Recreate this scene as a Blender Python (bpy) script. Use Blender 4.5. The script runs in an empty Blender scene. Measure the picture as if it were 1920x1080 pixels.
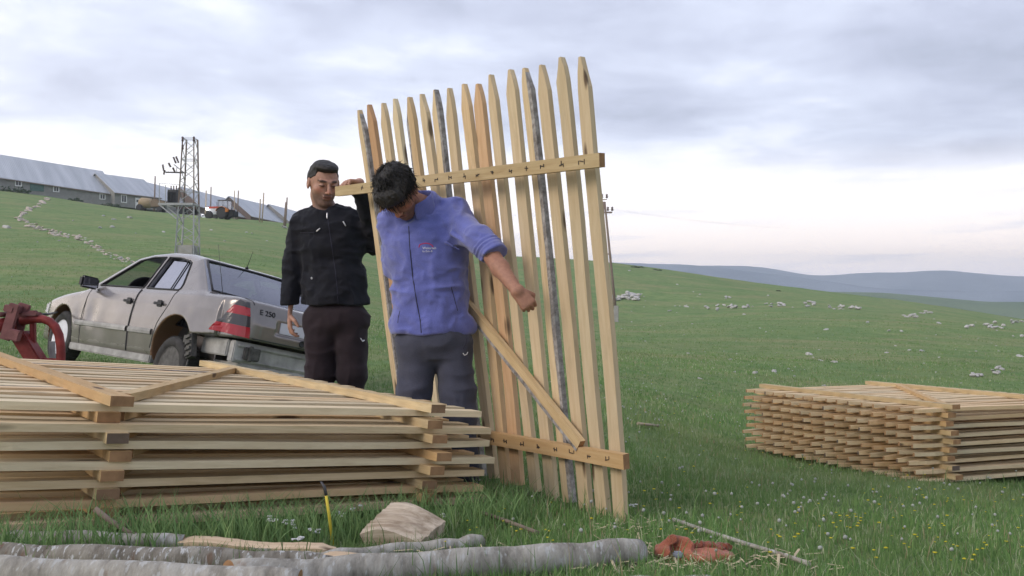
import bpy, bmesh, math, random
import numpy as np
from mathutils import Vector, Matrix
random.seed(7); rng = np.random.default_rng(7)
SC = bpy.context.scene
# ---------------------------------------------------------------- camera
CH = 1.0            # height of the lens; the meadow falls away below it
FPX = 1750.0        # focal length in photograph pixels
HY = 560.0          # eye level in the photograph
cam_d = bpy.data.cameras.new("camera"); cam = bpy.data.objects.new("camera", cam_d)
SC.collection.objects.link(cam); SC.camera = cam
cam_d.sensor_width = 36.0; cam_d.lens = FPX / 1920 * 36.0
cam_d.clip_start = 0.05; cam_d.clip_end = 20000
PITCH = math.atan((HY - 540) / FPX)
cam.location = (0, 0, CH); cam.rotation_euler = (math.radians(90) + PITCH, 0, 0)
# ---------------------------------------------------------------- world
W = bpy.data.worlds.new("World"); SC.world = W; W.use_nodes = True
nt = W.node_tree; nt.nodes.clear()
def N(t, ty, **kw):
    n = t.nodes.new(ty)
    for k, v in kw.items():
        if k in n.inputs: n.inputs[k].default_value = v
        else: setattr(n, k, v)
    return n
def lk(t, a, b): t.links.new(a, b)
def ramp(t, fac, stops, interp='LINEAR'):
    r = t.nodes.new('ShaderNodeValToRGB'); r.color_ramp.interpolation = interp
    cr = r.color_ramp
    while len(cr.elements) > 1: cr.elements.remove(cr.elements[-1])
    cr.elements[0].position = stops[0][0]; c = stops[0][1]; cr.elements[0].color = (c[0], c[1], c[2], 1) if not isinstance(c, float) else (c, c, c, 1)
    for p, c in stops[1:]:
        e = cr.elements.new(p); e.color = (c[0], c[1], c[2], 1) if not isinstance(c, float) else (c, c, c, 1)
    if fac is not None: t.links.new(fac, r.inputs[0])
    return r
def mixc(t, f, a, b, bt='MIX'):
    m = t.nodes.new('ShaderNodeMix'); m.data_type = 'RGBA'; m.blend_type = bt
    for i, v in ((0, f), (6, a), (7, b)):
        if isinstance(v, (int, float)): m.inputs[i].default_value = v
        elif isinstance(v, tuple): m.inputs[i].default_value = (v[0], v[1], v[2], 1)
        else: t.links.new(v, m.inputs[i])
    return m.outputs[2]
def mth(t, op, a, b=None, c=None, clamp=False):
    m = t.nodes.new('ShaderNodeMath'); m.operation = op; m.use_clamp = clamp
    for i, v in enumerate((a, b, c)):
        if v is None: continue
        if isinstance(v, (int, float)): m.inputs[i].default_value = v
        else: t.links.new(v, m.inputs[i])
    return m.outputs[0]
SUN_EL, SUN_AZ = math.radians(16), math.radians(-60)      # low evening sun behind thin cloud, left of the view
tc = N(nt, 'ShaderNodeTexCoord'); sep = N(nt, 'ShaderNodeSeparateXYZ'); lk(nt, tc.outputs['Generated'], sep.inputs[0])
sky = N(nt, 'ShaderNodeTexSky', sky_type='NISHITA'); sky.sun_disc = False; sky.sun_elevation = SUN_EL; sky.sun_rotation = SUN_AZ
sky.air_density = 1.0; sky.dust_density = 2.0
skyc = mixc(nt, 1.0, sky.outputs[0], (0.10, 0.10, 0.10), 'MULTIPLY')
zc = mth(nt, 'MAXIMUM', sep.outputs[2], 0.0)
zz = mth(nt, 'ADD', zc, 0.10)
px_ = mth(nt, 'DIVIDE', sep.outputs[0], zz); py_ = mth(nt, 'DIVIDE', sep.outputs[1], zz)
cmb = N(nt, 'ShaderNodeCombineXYZ'); lk(nt, px_, cmb.inputs[0]); lk(nt, py_, cmb.inputs[1])
n1 = N(nt, 'ShaderNodeTexNoise', Scale=0.85, Detail=7.0, Roughness=0.52, Distortion=0.25); lk(nt, cmb.outputs[0], n1.inputs['Vector'])
mp2 = N(nt, 'ShaderNodeMapping'); lk(nt, cmb.outputs[0], mp2.inputs[0]); mp2.inputs['Location'].default_value = (3.1, 7.7, 2.0)
n2 = N(nt, 'ShaderNodeTexNoise', Scale=2.2, Detail=8.0, Roughness=0.6, Distortion=0.3); lk(nt, mp2.outputs[0], n2.inputs['Vector'])
# how much darker cloud: more overhead, less to the left where the sun has gone
el = mth(nt, 'ARCSINE', sep.outputs[2])
cov = ramp(nt, mth(nt, 'MULTIPLY', el, 2.0, clamp=True), [(0.0, 0.0), (0.13, 0.0), (0.24, 0.22), (0.36, 0.72), (0.62, 0.95), (1.0, 0.85)])
side = mth(nt, 'MULTIPLY_ADD', sep.outputs[0], 0.42, 0.0)
cl0 = mth(nt, 'ADD', cov.outputs[0], side)
cl1 = mth(nt, 'ADD', cl0, mth(nt, 'MULTIPLY_ADD', n1.outputs[0], 2.1, -1.22))
cl2 = mth(nt, 'ADD', cl1, mth(nt, 'MULTIPLY_ADD', n2.outputs[0], 1.0, -0.53), clamp=True)
cl3 = mth(nt, 'MULTIPLY', cl2, ramp(nt, mth(nt, 'MULTIPLY', el, 2.0, clamp=True), [(0.0, 0.0), (0.16, 0.0), (0.28, 1.0), (1.0, 1.0)]).outputs[0])
clouds = ramp(nt, cl3, [(0.0, (1.04, 1.02, 1.05)), (0.25, (0.86, 0.88, 0.98)), (0.5, (0.64, 0.68, 0.82)), (0.8, (0.49, 0.52, 0.65)), (1.0, (0.40, 0.43, 0.54))])
# clear band along the horizon: warm to the left, rose over pale blue to the right
hz = ramp(nt, mth(nt, 'MULTIPLY', el, 2.0, clamp=True), [(0.0, (1.15, 1.15, 1.28)), (0.035, (1.35, 1.22, 1.28)), (0.085, (1.55, 1.32, 1.18)), (0.17, (1.38, 1.24, 1.15)), (0.30, (1.14, 1.09, 1.12))])
lw = mth(nt, 'MULTIPLY_ADD', sep.outputs[0], -1.9, 0.25, clamp=True)
hz2 = mixc(nt, lw, hz.outputs[0], (1.28, 1.22, 1.20))
# thin streaks low in the band
mp3 = N(nt, 'ShaderNodeMapping'); lk(nt, tc.outputs['Generated'], mp3.inputs[0]); mp3.inputs['Scale'].default_value = (3.0, 3.0, 46.0)
n3 = N(nt, 'ShaderNodeTexNoise', Scale=1.6, Detail=4.0, Roughness=0.5); lk(nt, mp3.outputs[0], n3.inputs['Vector'])
st = ramp(nt, n3.outputs[0], [(0.0, 0.0), (0.57, 0.0), (0.70, 0.55), (1.0, 0.6)])
hz3 = mixc(nt, st.outputs[0], hz2, (0.78, 0.79, 0.93))
band = ramp(nt, mth(nt, 'MULTIPLY', el, 2.0, clamp=True), [(0.0, 0.0), (0.12, 0.0), (0.32, 1.0), (1.0, 1.0)])
c1 = mixc(nt, band.outputs[0], hz3, clouds.outputs[0])
c2 = mixc(nt, 0.88, skyc, c1)
# daylight that reaches the ground from the sky dome
bg = N(nt, 'ShaderNodeBackground', Strength=1.0); lk(nt, c2, bg.inputs[0])
out = N(nt, 'ShaderNodeOutputWorld'); lk(nt, bg.outputs[0], out.inputs[0])
# ---------------------------------------------------------------- sun (veiled by cloud)
sd = bpy.data.lights.new("sun", "SUN"); sun = bpy.data.objects.new("sun", sd); SC.collection.objects.link(sun)
sd.energy = 1.1; sd.angle = math.radians(25); sd.color = (1.0, 0.86, 0.72)
SUNV = Vector((math.sin(math.radians(-125)) * math.cos(math.radians(30)), math.cos(math.radians(-125)) * math.cos(math.radians(30)), math.sin(math.radians(30))))
sun.rotation_euler = SUNV.to_track_quat('Z', 'Y').to_euler()
SC.view_settings.view_transform = 'Standard'; SC.view_settings.look = 'None'
SC.view_settings.exposure = 0.58; SC.view_settings.gamma = 1.0
SC.cycles.max_bounces = 6; SC.cycles.transparent_max_bounces = 10; SC.cycles.volume_bounces = 0
SC.cycles.use_denoising = True

# ================================================================ helpers
def P(px, py, Z):                       # a photograph pixel at depth Z -> world point
    X = (px - 960) / FPX * Z; h = (HY - py) / FPX * Z
    return Vector((X, Z, CH + h))
def link(o, parent=None):
    SC.collection.objects.link(o)
    if parent is not None: o.parent = parent
    return o
def tag(o, label=None, cat=None, group=None, kind=None):
    if label: o['label'] = label
    if cat: o['category'] = cat
    if group: o['group'] = group
    if kind: o['kind'] = kind
    return o
def empty(name, loc=(0, 0, 0), rz=0.0, label=None, cat=None, group=None, matrix=None):
    o = bpy.data.objects.new(name, None); o.empty_display_size = 0.1
    link(o)
    if matrix is not None: o.matrix_world = matrix
    else: o.location = loc; o.rotation_euler = (0, 0, rz)
    return tag(o, label, cat, group)
def mesh_np(name, V, F, mat=None, smooth=False, parent=None, sharp=None):
    """V (n,3), F (m,k) arrays or list of lists -> object"""
    me = bpy.data.meshes.new(name)
    V = np.asarray(V, dtype=np.float32)
    if isinstance(F, np.ndarray):
        k = F.shape[1]; me.vertices.add(len(V)); me.vertices.foreach_set('co', V.ravel())
        me.loops.add(F.size); me.loops.foreach_set('vertex_index', F.astype(np.int32).ravel())
        me.polygons.add(len(F)); me.polygons.foreach_set('loop_start', np.arange(0, F.size, k, dtype=np.int32))
        me.update(calc_edges=True); me.validate()
    else:
        me.from_pydata(V.tolist(), [], [list(f) for f in F]); me.update()
    if smooth: me.polygons.foreach_set('use_smooth', np.ones(len(me.polygons), dtype=bool))
    if sharp is not None: me.set_sharp_from_angle(angle=math.radians(sharp))
    if mat is not None:
        for m in (mat if isinstance(mat, (list, tuple)) else [mat]): me.materials.append(m)
    return link(bpy.data.objects.new(name, me), parent)
class MB:
    """collects shapes into one mesh"""
    def __init__(s): s.bm = bmesh.new(); s.mi = 0
    def _add(s, V, F, mi=None):
        vs = [s.bm.verts.new(v) for v in V]
        for f in F:
            try:
                ff = s.bm.faces.new([vs[i] for i in f]); ff.material_index = s.mi if mi is None else mi
            except ValueError: pass
        return vs
    def box(s, c, size, rot=None, M=None, mi=None):
        x, y, z = [v / 2 for v in size]
        V = [Vector((sx * x, sy * y, sz * z)) for sx in (-1, 1) for sy in (-1, 1) for sz in (-1, 1)]
        if rot is not None: V = [rot @ v for v in V]
        V = [v + Vector(c) for v in V]
        if M is not None: V = [M @ v for v in V]
        s._add(V, [(0, 1, 3, 2), (4, 6, 7, 5), (0, 4, 5, 1), (2, 3, 7, 6), (0, 2, 6, 4), (1, 5, 7, 3)], mi)
        return s
    def bar(s, a, b, w, h, up=(0, 0, 1), mi=None):
        a, b = Vector(a), Vector(b); d = (b - a)
        if d.length < 1e-6: return s
        x = d.normalized(); u = Vector(up); y = u.cross(x)
        if y.length < 1e-4: y = Vector((0, 1, 0)).cross(x)
        y.normalize(); z = x.cross(y)
        V = [p + y * (sy * w / 2) + z * (sz * h / 2) for p in (a, b) for sy in (-1, 1) for sz in (-1, 1)]
        s._add(V, [(0, 1, 3, 2), (4, 6, 7, 5), (0, 4, 5, 1), (2, 3, 7, 6), (0, 2, 6, 4), (1, 5, 7, 3)], mi)
        return s
    def tube(s, pts, r, n=10, cap=True, mi=None, noise=0.0):
        pts = [Vector(p) for p in pts]; R = r if isinstance(r, (list, tuple)) else [r] * len(pts)
        prev = None; rings = []
        for i, p in enumerate(pts):
            d = (pts[min(i + 1, len(pts) - 1)] - pts[max(i - 1, 0)]).normalized()
            if prev is None:
                prev = d.orthogonal().normalized()
            prev = (prev - d * prev.dot(d)).normalized(); q = d.cross(prev)
            ring = []
            for k in range(n):
                a = 2 * math.pi * k / n; rr = R[i] * (1 + (random.uniform(-noise, noise) if noise else 0))
                ring.append(s.bm.verts.new(p + prev * (math.cos(a) * rr) + q * (math.sin(a) * rr)))
            rings.append(ring)
        m = s.mi if mi is None else mi
        for i in range(len(rings) - 1):
            for k in range(n):
                f = s.bm.faces.new((rings[i][k], rings[i][(k + 1) % n], rings[i + 1][(k + 1) % n], rings[i + 1][k])); f.material_index = m; f.smooth = True
        if cap:
            f = s.bm.faces.new(rings[0][::-1]); f.material_index = m
            f = s.bm.faces.new(rings[-1]); f.material_index = m
        return s
    def lathe(s, prof, M, n=24, mi=None, smooth=True):
        """prof [(r, x)] about local X, placed by matrix M"""
        rings = []
        for r, x in prof:
            rings.append([s.bm.verts.new(M @ Vector((x, math.cos(2 * math.pi * k / n) * r, math.sin(2 * math.pi * k / n) * r))) for k in range(n)])
        m = s.mi if mi is None else mi
        for i in range(len(rings) - 1):
            for k in range(n):
                f = s.bm.faces.new((rings[i][k], rings[i][(k + 1) % n], rings[i + 1][(k + 1) % n], rings[i + 1][k])); f.material_index = m; f.smooth = smooth
        for rg in (rings[0][::-1], rings[-1]):
            f = s.bm.faces.new(rg); f.material_index = m
        return s
    def poly(s, V, F, mi=None): s._add([Vector(v) for v in V], F, mi); return s
    def prism(s, outline, a, b, mi=None):
        """outline: list of points; extruded from offset vector a to b"""
        n = len(outline); V = [Vector(p) + Vector(a) for p in outline] + [Vector(p) + Vector(b) for p in outline]
        F = [tuple(range(n))[::-1], tuple(range(n, 2 * n))] + [(i, (i + 1) % n, n + (i + 1) % n, n + i) for i in range(n)]
        s._add(V, F, mi); return s
    def build(s, name, mat, parent=None, bevel=0.0, smooth_angle=None, subsurf=0):
        bmesh.ops.recalc_face_normals(s.bm, faces=s.bm.faces)
        if bevel > 0:
            bmesh.ops.bevel(s.bm, geom=list(s.bm.edges), offset=bevel, segments=2, affect='EDGES', clamp_overlap=True)
        me = bpy.data.meshes.new(name); s.bm.to_mesh(me); s.bm.free()
        for m in (mat if isinstance(mat, (list, tuple)) else [mat]): me.materials.append(m)
        if smooth_angle is not None:
            me.polygons.foreach_set('use_smooth', np.ones(len(me.polygons), dtype=bool)); me.set_sharp_from_angle(angle=math.radians(smooth_angle))
        return link(bpy.data.objects.new(name, me), parent)

# ---------------------------------------------------------------- implicit surfaces (one continuous skin per figure)
def f_cap(p, a, b, r1, r2):
    a = np.asarray(a, np.float32); b = np.asarray(b, np.float32); ba = b - a
    h = np.clip(((p - a) @ ba) / max(float(ba @ ba), 1e-9), 0, 1)
    return np.linalg.norm(p - a - h[:, None] * ba, axis=1) - (r1 + (r2 - r1) * h)
def f_ell(p, c, r, R=None):
    q = p - np.asarray(c, np.float32)
    if R is not None: q = q @ np.asarray(R, np.float32)      # columns of R = local axes
    r = np.asarray(r, np.float32)
    k0 = np.linalg.norm(q / r, axis=1); k1 = np.linalg.norm(q / (r * r), axis=1)
    return k0 * (k0 - 1.0) / np.maximum(k1, 1e-6)
def f_box(p, c, h, rd=0.0, R=None):
    q = p - np.asarray(c, np.float32)
    if R is not None: q = q @ np.asarray(R, np.float32)
    q = np.abs(q) - (np.asarray(h, np.float32) - rd)
    return np.linalg.norm(np.maximum(q, 0), axis=1) + np.minimum(q.max(axis=1), 0) - rd
def smin(a, b, k):
    h = np.clip(0.5 + 0.5 * (b - a) / k, 0, 1)
    return b + (a - b) * h - k * h * (1 - h)
def smax(a, b, k): return -smin(-a, -b, k)
def vnoise(p, s, seed=0):
    """smooth value noise, numpy, -1..1"""
    q = p * s + seed * 17.31; i = np.floor(q).astype(np.int64); f = (q - i).astype(np.float32); f = f * f * (3 - 2 * f)
    def h(ix, iy, iz):
        n = (ix * 374761393 + iy * 668265263 + iz * 2147483647 + seed * 974634777) & 0xffffffff
        n = ((n ^ (n >> 13)) * 1274126177) & 0xffffffff
        return ((n ^ (n >> 16)) & 0xffff).astype(np.float32) / 32767.5 - 1
    x, y, z = i[:, 0], i[:, 1], i[:, 2]; r = 0
    for dx in (0, 1):
        wx = f[:, 0] if dx else 1 - f[:, 0]
        for dy in (0, 1):
            wy = f[:, 1] if dy else 1 - f[:, 1]
            for dz in (0, 1):
                wz = f[:, 2] if dz else 1 - f[:, 2]
                r = r + wx * wy * wz * h(x + dx, y + dy, z + dz)
    return r
def sdf_mesh(f, lo, hi, v):
    lo = np.asarray(lo, np.float32); hi = np.asarray(hi, np.float32); C = 4
    nb = np.ceil((hi - lo) / (v * C)).astype(int) + 1; n = nb * C
    ax = [lo[i] + (np.arange(nb[i]) + 0.5) * C * v - 0.5 * v for i in range(3)]
    g = np.stack(np.meshgrid(*ax, indexing='ij'), -1).reshape(-1, 3).astype(np.float32)
    dc = f(g).reshape(nb)
    D = np.repeat(np.repeat(np.repeat(dc, C, 0), C, 1), C, 2).astype(np.float32)
    idx = np.nonzero(np.abs(D) < 7.5 * v); pts = np.stack([lo[i] + idx[i] * v for i in range(3)], 1).astype(np.float32)
    out = np.empty(len(pts), np.float32)
    for s in range(0, len(pts), 400000): out[s:s + 400000] = f(pts[s:s + 400000])
    D[idx] = out
    S = D < 0
    c8 = [(a, b, c) for a in (0, 1) for b in (0, 1) for c in (0, 1)]
    cnt = sum(S[a:n[0] - 1 + a, b:n[1] - 1 + b, c:n[2] - 1 + c].astype(np.int8) for a, b, c in c8)
    act = (cnt > 0) & (cnt < 8); ci = np.stack(np.nonzero(act), 1); vid = -np.ones(act.shape, np.int64); vid[act] = np.arange(len(ci))
    acc = np.zeros((len(ci), 3), np.float32); num = np.zeros(len(ci), np.float32)
    for a in c8:
        for ax_ in range(3):
            if a[ax_] == 1: continue
            b = list(a); b[ax_] = 1
            da = D[ci[:, 0] + a[0], ci[:, 1] + a[1], ci[:, 2] + a[2]]; db = D[ci[:, 0] + b[0], ci[:, 1] + b[1], ci[:, 2] + b[2]]
            m = (da < 0) != (db < 0); t = np.where(m, da / np.where(m, da - db, 1), 0)
            q = np.array(a, np.float32)[None] + 0 * acc; q[:, ax_] += t
            acc += np.where(m[:, None], q, 0); num += m
    V = lo + (ci + acc / np.maximum(num, 1)[:, None]) * v
    F = []
    for ax_ in range(3):
        sl0 = [slice(1, n[i] - 1) for i in range(3)]; sl1 = list(sl0); sl0[ax_] = slice(0, n[ax_] - 1); sl1[ax_] = slice(1, n[ax_])
        s0 = S[tuple(sl0)]; s1 = S[tuple(sl1)]; e = s0 != s1; ei = np.stack(np.nonzero(e), 1)
        off = np.array([1, 1, 1]); off[ax_] = 0; ei = ei + off; flip = s0[e]
        u, w = (ax_ + 1) % 3, (ax_ + 2) % 3; ids = []
        for du, dw in ((-1, -1), (0, -1), (0, 0), (-1, 0)):
            k = ei.copy(); k[:, u] += du; k[:, w] += dw
            ids.append(vid[k[:, 0], k[:, 1], k[:, 2]])
        Q = np.stack(ids, 1); Q[~flip] = Q[~flip][:, ::-1]; F.append(Q)
    F = np.concatenate(F); F = F[(F >= 0).all(1)]
    return V, F
def near_cap(p, parts, k): 
    d = None
    for q in parts:
        e = q(p); d = e if d is None else smin(d, e, k)
    return d
# ================================================================ materials
def newmat(name, rough=0.8, metal=0.0, spec=0.3):
    m = bpy.data.materials.new(name); m.use_nodes = True; t = m.node_tree
    b = t.nodes['Principled BSDF']; b.inputs['Roughness'].default_value = rough; b.inputs['Metallic'].default_value = metal
    b.inputs['Specular IOR Level'].default_value = spec
    return m, t, b
def obj_co(t, scale=(1, 1, 1), rnd=True):
    tc = N(t, 'ShaderNodeTexCoord'); mp = N(t, 'ShaderNodeMapping'); mp.inputs['Scale'].default_value = scale
    lk(t, tc.outputs['Object'], mp.inputs[0])
    if rnd:
        oi = N(t, 'ShaderNodeObjectInfo'); c = N(t, 'ShaderNodeCombineXYZ'); v = mth(t, 'MULTIPLY', oi.outputs['Random'], 37.0)
        lk(t, v, c.inputs[0]); lk(t, v, c.inputs[1]); lk(t, c.outputs[0], mp.inputs['Location'])
        return tc, mp, oi
    return tc, mp, None
def bump(t, b, h, strength=0.3, dist=0.01):
    n = N(t, 'ShaderNodeBump', Strength=strength, Distance=dist); lk(t, h, n.inputs['Height']); lk(t, n.outputs[0], b.inputs['Normal'])
def simple(name, col, rough=0.7, metal=0.0, var=0.15, scale=6.0, spec=0.3, bmp=0.0):
    m, t, b = newmat(name, rough, metal, spec)
    tc, mp, _ = obj_co(t); n = N(t, 'ShaderNodeTexNoise', Scale=scale, Detail=5.0, Roughness=0.6); lk(t, mp.outputs[0], n.inputs['Vector'])
    lo = tuple(c * (1 - var) for c in col); hi = tuple(min(1, c * (1 + var)) for c in col)
    r = ramp(t, n.outputs[0], [(0.3, lo), (0.7, hi)]); lk(t, r.outputs[0], b.inputs['Base Color'])
    if bmp: bump(t, b, n.outputs[0], bmp, 0.02)
    return m
def wood(name, c_lo, c_hi, c_alt, bark=None, alt=0.5, dirt=0.5):
    """sawn board: grain along local X, warm/pale tint per board, knots, optional bark edge"""
    m, t, b = newmat(name, 0.75, 0.0, 0.2)
    tc, mp, oi = obj_co(t, (1.2, 14, 14)); n = N(t, 'ShaderNodeTexNoise', Scale=3.0, Detail=6.0, Roughness=0.65, Distortion=0.4); lk(t, mp.outputs[0], n.inputs['Vector'])
    tc2, mpb, _ = obj_co(t, (1.0, 2.5, 2.5)); nb = N(t, 'ShaderNodeTexNoise', Scale=1.3, Detail=3.0); lk(t, mpb.outputs[0], nb.inputs['Vector'])
    g = ramp(t, n.outputs[0], [(0.3, c_lo), (0.65, c_hi)])
    wn = N(t, 'ShaderNodeTexWhiteNoise', noise_dimensions='1D'); lk(t, oi.outputs['Random'], wn.inputs['W'])
    af = mth(t, 'MULTIPLY', ramp(t, mth(t, 'ADD', mth(t, 'MULTIPLY', wn.outputs[0], 0.75), mth(t, 'MULTIPLY', nb.outputs[0], 0.5)), [(0.45, 0.0), (0.95, 1.0)]).outputs[0], alt)
    c = mixc(t, af, g.outputs[0], c_alt)
    # per-board value
    c = mixc(t, 1.0, c, ramp(t, oi.outputs['Random'], [(0.0, (0.88, 0.88, 0.86)), (0.5, (1.0, 0.98, 0.95)), (1.0, (1.12, 1.12, 1.10))]).outputs[0], 'MULTIPLY')
    # knots
    tck, mpk, _ = obj_co(t, (2.2, 9, 9)); vk = N(t, 'ShaderNodeTexVoronoi', Scale=1.0); vk.inputs['Randomness'].default_value = 1.0; lk(t, mpk.outputs[0], vk.inputs['Vector'])
    kn = ramp(t, vk.outputs['Distance'], [(0.0, 1.0), (0.09, 0.85), (0.16, 0.0)])
    ks = N(t, 'ShaderNodeSeparateColor'); lk(t, vk.outputs['Color'], ks.inputs[0])
    kf = mth(t, 'MULTIPLY', kn.outputs[0], mth(t, 'GREATER_THAN', ks.outputs[0], 0.30))
    c = mixc(t, kf, c, (0.09, 0.055, 0.035))
    # grime smears
    nd = N(t, 'ShaderNodeTexNoise', Scale=2.4, Detail=7.0, Roughness=0.7); tc4, mp4, _ = obj_co(t, (1.5, 5, 5)); lk(t, mp4.outputs[0], nd.inputs['Vector'])
    dr = ramp(t, nd.outputs[0], [(0.55, 0.0), (0.75, dirt)])
    c = mixc(t, dr.outputs[0], c, tuple(v * 0.62 for v in c_lo))
    if bark is not None:
        sp = N(t, 'ShaderNodeSeparateXYZ'); lk(t, tc.outputs['Object'], sp.inputs[0])
        ny = N(t, 'ShaderNodeTexNoise', Scale=3.0, Detail=3.0); lk(t, tc.outputs['Object'], ny.inputs['Vector'])
        e = mth(t, 'ADD', sp.outputs[1], mth(t, 'MULTIPLY_ADD', ny.outputs[0], 0.03, -0.015))
        bf = mth(t, 'GREATER_THAN', e, bark) if bark > 0 else mth(t, 'LESS_THAN', e, bark)
        vb = N(t, 'ShaderNodeTexVoronoi', Scale=55.0); lk(t, tc.outputs['Object'], vb.inputs['Vector'])
        nn = N(t, 'ShaderNodeTexNoise', Scale=26.0, Detail=4.0, Roughness=0.7); lk(t, tc.outputs['Object'], nn.inputs['Vector'])
        bc = ramp(t, nn.outputs[0], [(0.34, (0.15, 0.13, 0.115)), (0.50, (0.28, 0.26, 0.245)), (0.66, (0.42, 0.40, 0.38))])
        c = mixc(t, bf, c, bc.outputs[0])
    lk(t, c, b.inputs['Base Color']); bump(t, b, n.outputs[0], 0.25, 0.004)
    return m
def endgrain(name, a, bcol):
    m, t, b = newmat(name, 0.9, 0.0, 0.1)
    tc, mp, oi = obj_co(t); n = N(t, 'ShaderNodeTexNoise', Scale=25.0, Detail=4.0); lk(t, mp.outputs[0], n.inputs['Vector'])
    wn = N(t, 'ShaderNodeTexWhiteNoise', noise_dimensions='1D'); lk(t, oi.outputs['Random'], wn.inputs['W'])
    c = mixc(t, ramp(t, wn.outputs[0], [(0.10, 0.0), (0.22, 1.0)]).outputs[0], a, bcol)
    c = mixc(t, 1.0, c, ramp(t, n.outputs[0], [(0.3, (0.75, 0.75, 0.75)), (0.7, (1.1, 1.1, 1.1))]).outputs[0], 'MULTIPLY')
    lk(t, c, b.inputs['Base Color']); return m
PINE = dict(c_lo=(0.54, 0.41, 0.24), c_hi=(0.73, 0.59, 0.39), c_alt=(0.56, 0.35, 0.18))
M_picket = wood('sawn_pine', **PINE, alt=0.6)
M_picket_pale = wood('sawn_pine_pale', (0.56, 0.455, 0.295), (0.70, 0.60, 0.42), (0.5, 0.33, 0.18), alt=0.35)
M_bark_pos = wood('sawn_pine_bark_edge', **PINE, bark=0.018, alt=0.3)
M_bark_neg = wood('sawn_pine_bark_left', **PINE, bark=-0.020, alt=0.3)
M_rail = wood('sawn_rail', (0.43, 0.315, 0.17), (0.60, 0.48, 0.29), (0.50, 0.27, 0.10), alt=0.5, dirt=0.4)
M_end = endgrain('end_grain', (0.14, 0.11, 0.09), (0.36, 0.21, 0.11))
M_tipcut = wood('sawn_tip', (0.36, 0.22, 0.11), (0.52, 0.36, 0.20), (0.42, 0.18, 0.07), alt=0.8)
M_nail = simple('rusty_nail', (0.06, 0.05, 0.045), 0.6, 0.3)
M_concrete = simple('concrete', (0.36, 0.35, 0.33), 0.9, scale=3, bmp=0.2)
M_steel = simple('galvanised_steel', (0.36, 0.37, 0.37), 0.5, 0.6, scale=4)
M_steel_dark = simple('dark_steel', (0.10, 0.10, 0.105), 0.6, 0.4)
M_glazed = simple('brown_glazed_insulator', (0.07, 0.035, 0.03), 0.25, 0.0, spec=0.6)
M_postwood = simple('weathered_post', (0.22, 0.17, 0.14), 0.9, scale=5)
M_postpale = simple('peeled_post', (0.42, 0.34, 0.26), 0.85, scale=5)
M_black = simple('black_rubber', (0.018, 0.018, 0.018), 0.75)
# ================================================================ terrain
CTRL = []   # (pixel column, pixel row, depth) read from the meadow, turned into slope of the land
def cp(px, *rows):
    for y, Z in rows: CTRL.append((px, y, Z))
cp(-400, (1040, 3.0), (720, 9), (560, 25), (495, 42), (430, 70), (385, 100), (338, 150), (335, 190))
cp(0, (1036, 2.95), (700, 9.6), (562, 25), (500, 42), (440, 70), (398, 100), (356, 150), (349, 190))
cp(200, (1010, 3.15), (585, 20), (540, 32), (480, 52), (432, 85), (398, 120), (386, 150), (381, 190))
cp(430, (975, 3.7), (640, 16.0), (562, 30), (482, 60), (430, 110), (411, 135), (407, 190))
cp(620, (838, 6.2), (630, 17), (545, 42), (482, 80), (440, 125), (433, 140), (430, 190))
cp(760, (905, 5.0), (715, 11.0), (622, 22), (560, 45), (500, 100), (466, 145))
cp(900, (905, 4.95), (760, 8.5), (680, 17), (620, 33), (560, 65), (500, 110), (480, 145))
cp(1157, (976, 4.2), (860, 6.3), (760, 9.6), (685, 18), (640, 32), (603, 70), (540, 100), (497, 140))
cp(1400, (1000, 3.9), (838, 9.3), (750, 14), (665, 28), (600, 60), (550, 105), (531, 140))
cp(1790, (1040, 3.7), (905, 7.0), (775, 14), (690, 25), (625, 50), (592, 95), (580, 140))
cp(1920, (1040, 3.7), (910, 7.2), (780, 14), (700, 25), (640, 50), (612, 95), (603, 140))
cp(2400, (1050, 3.7), (900, 8.5), (760, 20), (680, 45), (660, 95), (650, 140))
cp(960, (1090, 2.9)); cp(1400, (1110, 2.9)); cp(300, (1090, 2.6)); cp(1920, (1110, 2.9)); cp(-400, (1110, 2.5))
for _t, _z, _h in ((-5.34, 11.1, -.78), (-3.37, 9.3, -1.00), (-2.42, 10.36, -1.27), (-4.37, 12.16, -1.05)):
    CTRL.append((960 + _t / _z * FPX, HY - _h / _z * FPX, _z))
_A = np.array([((a - 960) / FPX * 2.2, math.log(z)) for a, y, z in CTRL]); _q = np.array([(y - HY) / FPX for a, y, z in CTRL])
def _U(r2): return 0.5 * r2 * np.log(r2 + 1e-12)
_n = len(_A); _K = _U(((_A[:, None] - _A[None]) ** 2).sum(-1)) + np.eye(_n) * 2e-3
_Pm = np.hstack([np.ones((_n, 1)), _A]); _M = np.block([[_K, _Pm], [_Pm.T, np.zeros((3, 3))]])
_w = np.linalg.solve(_M, np.concatenate([_q, np.zeros(3)]))
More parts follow.
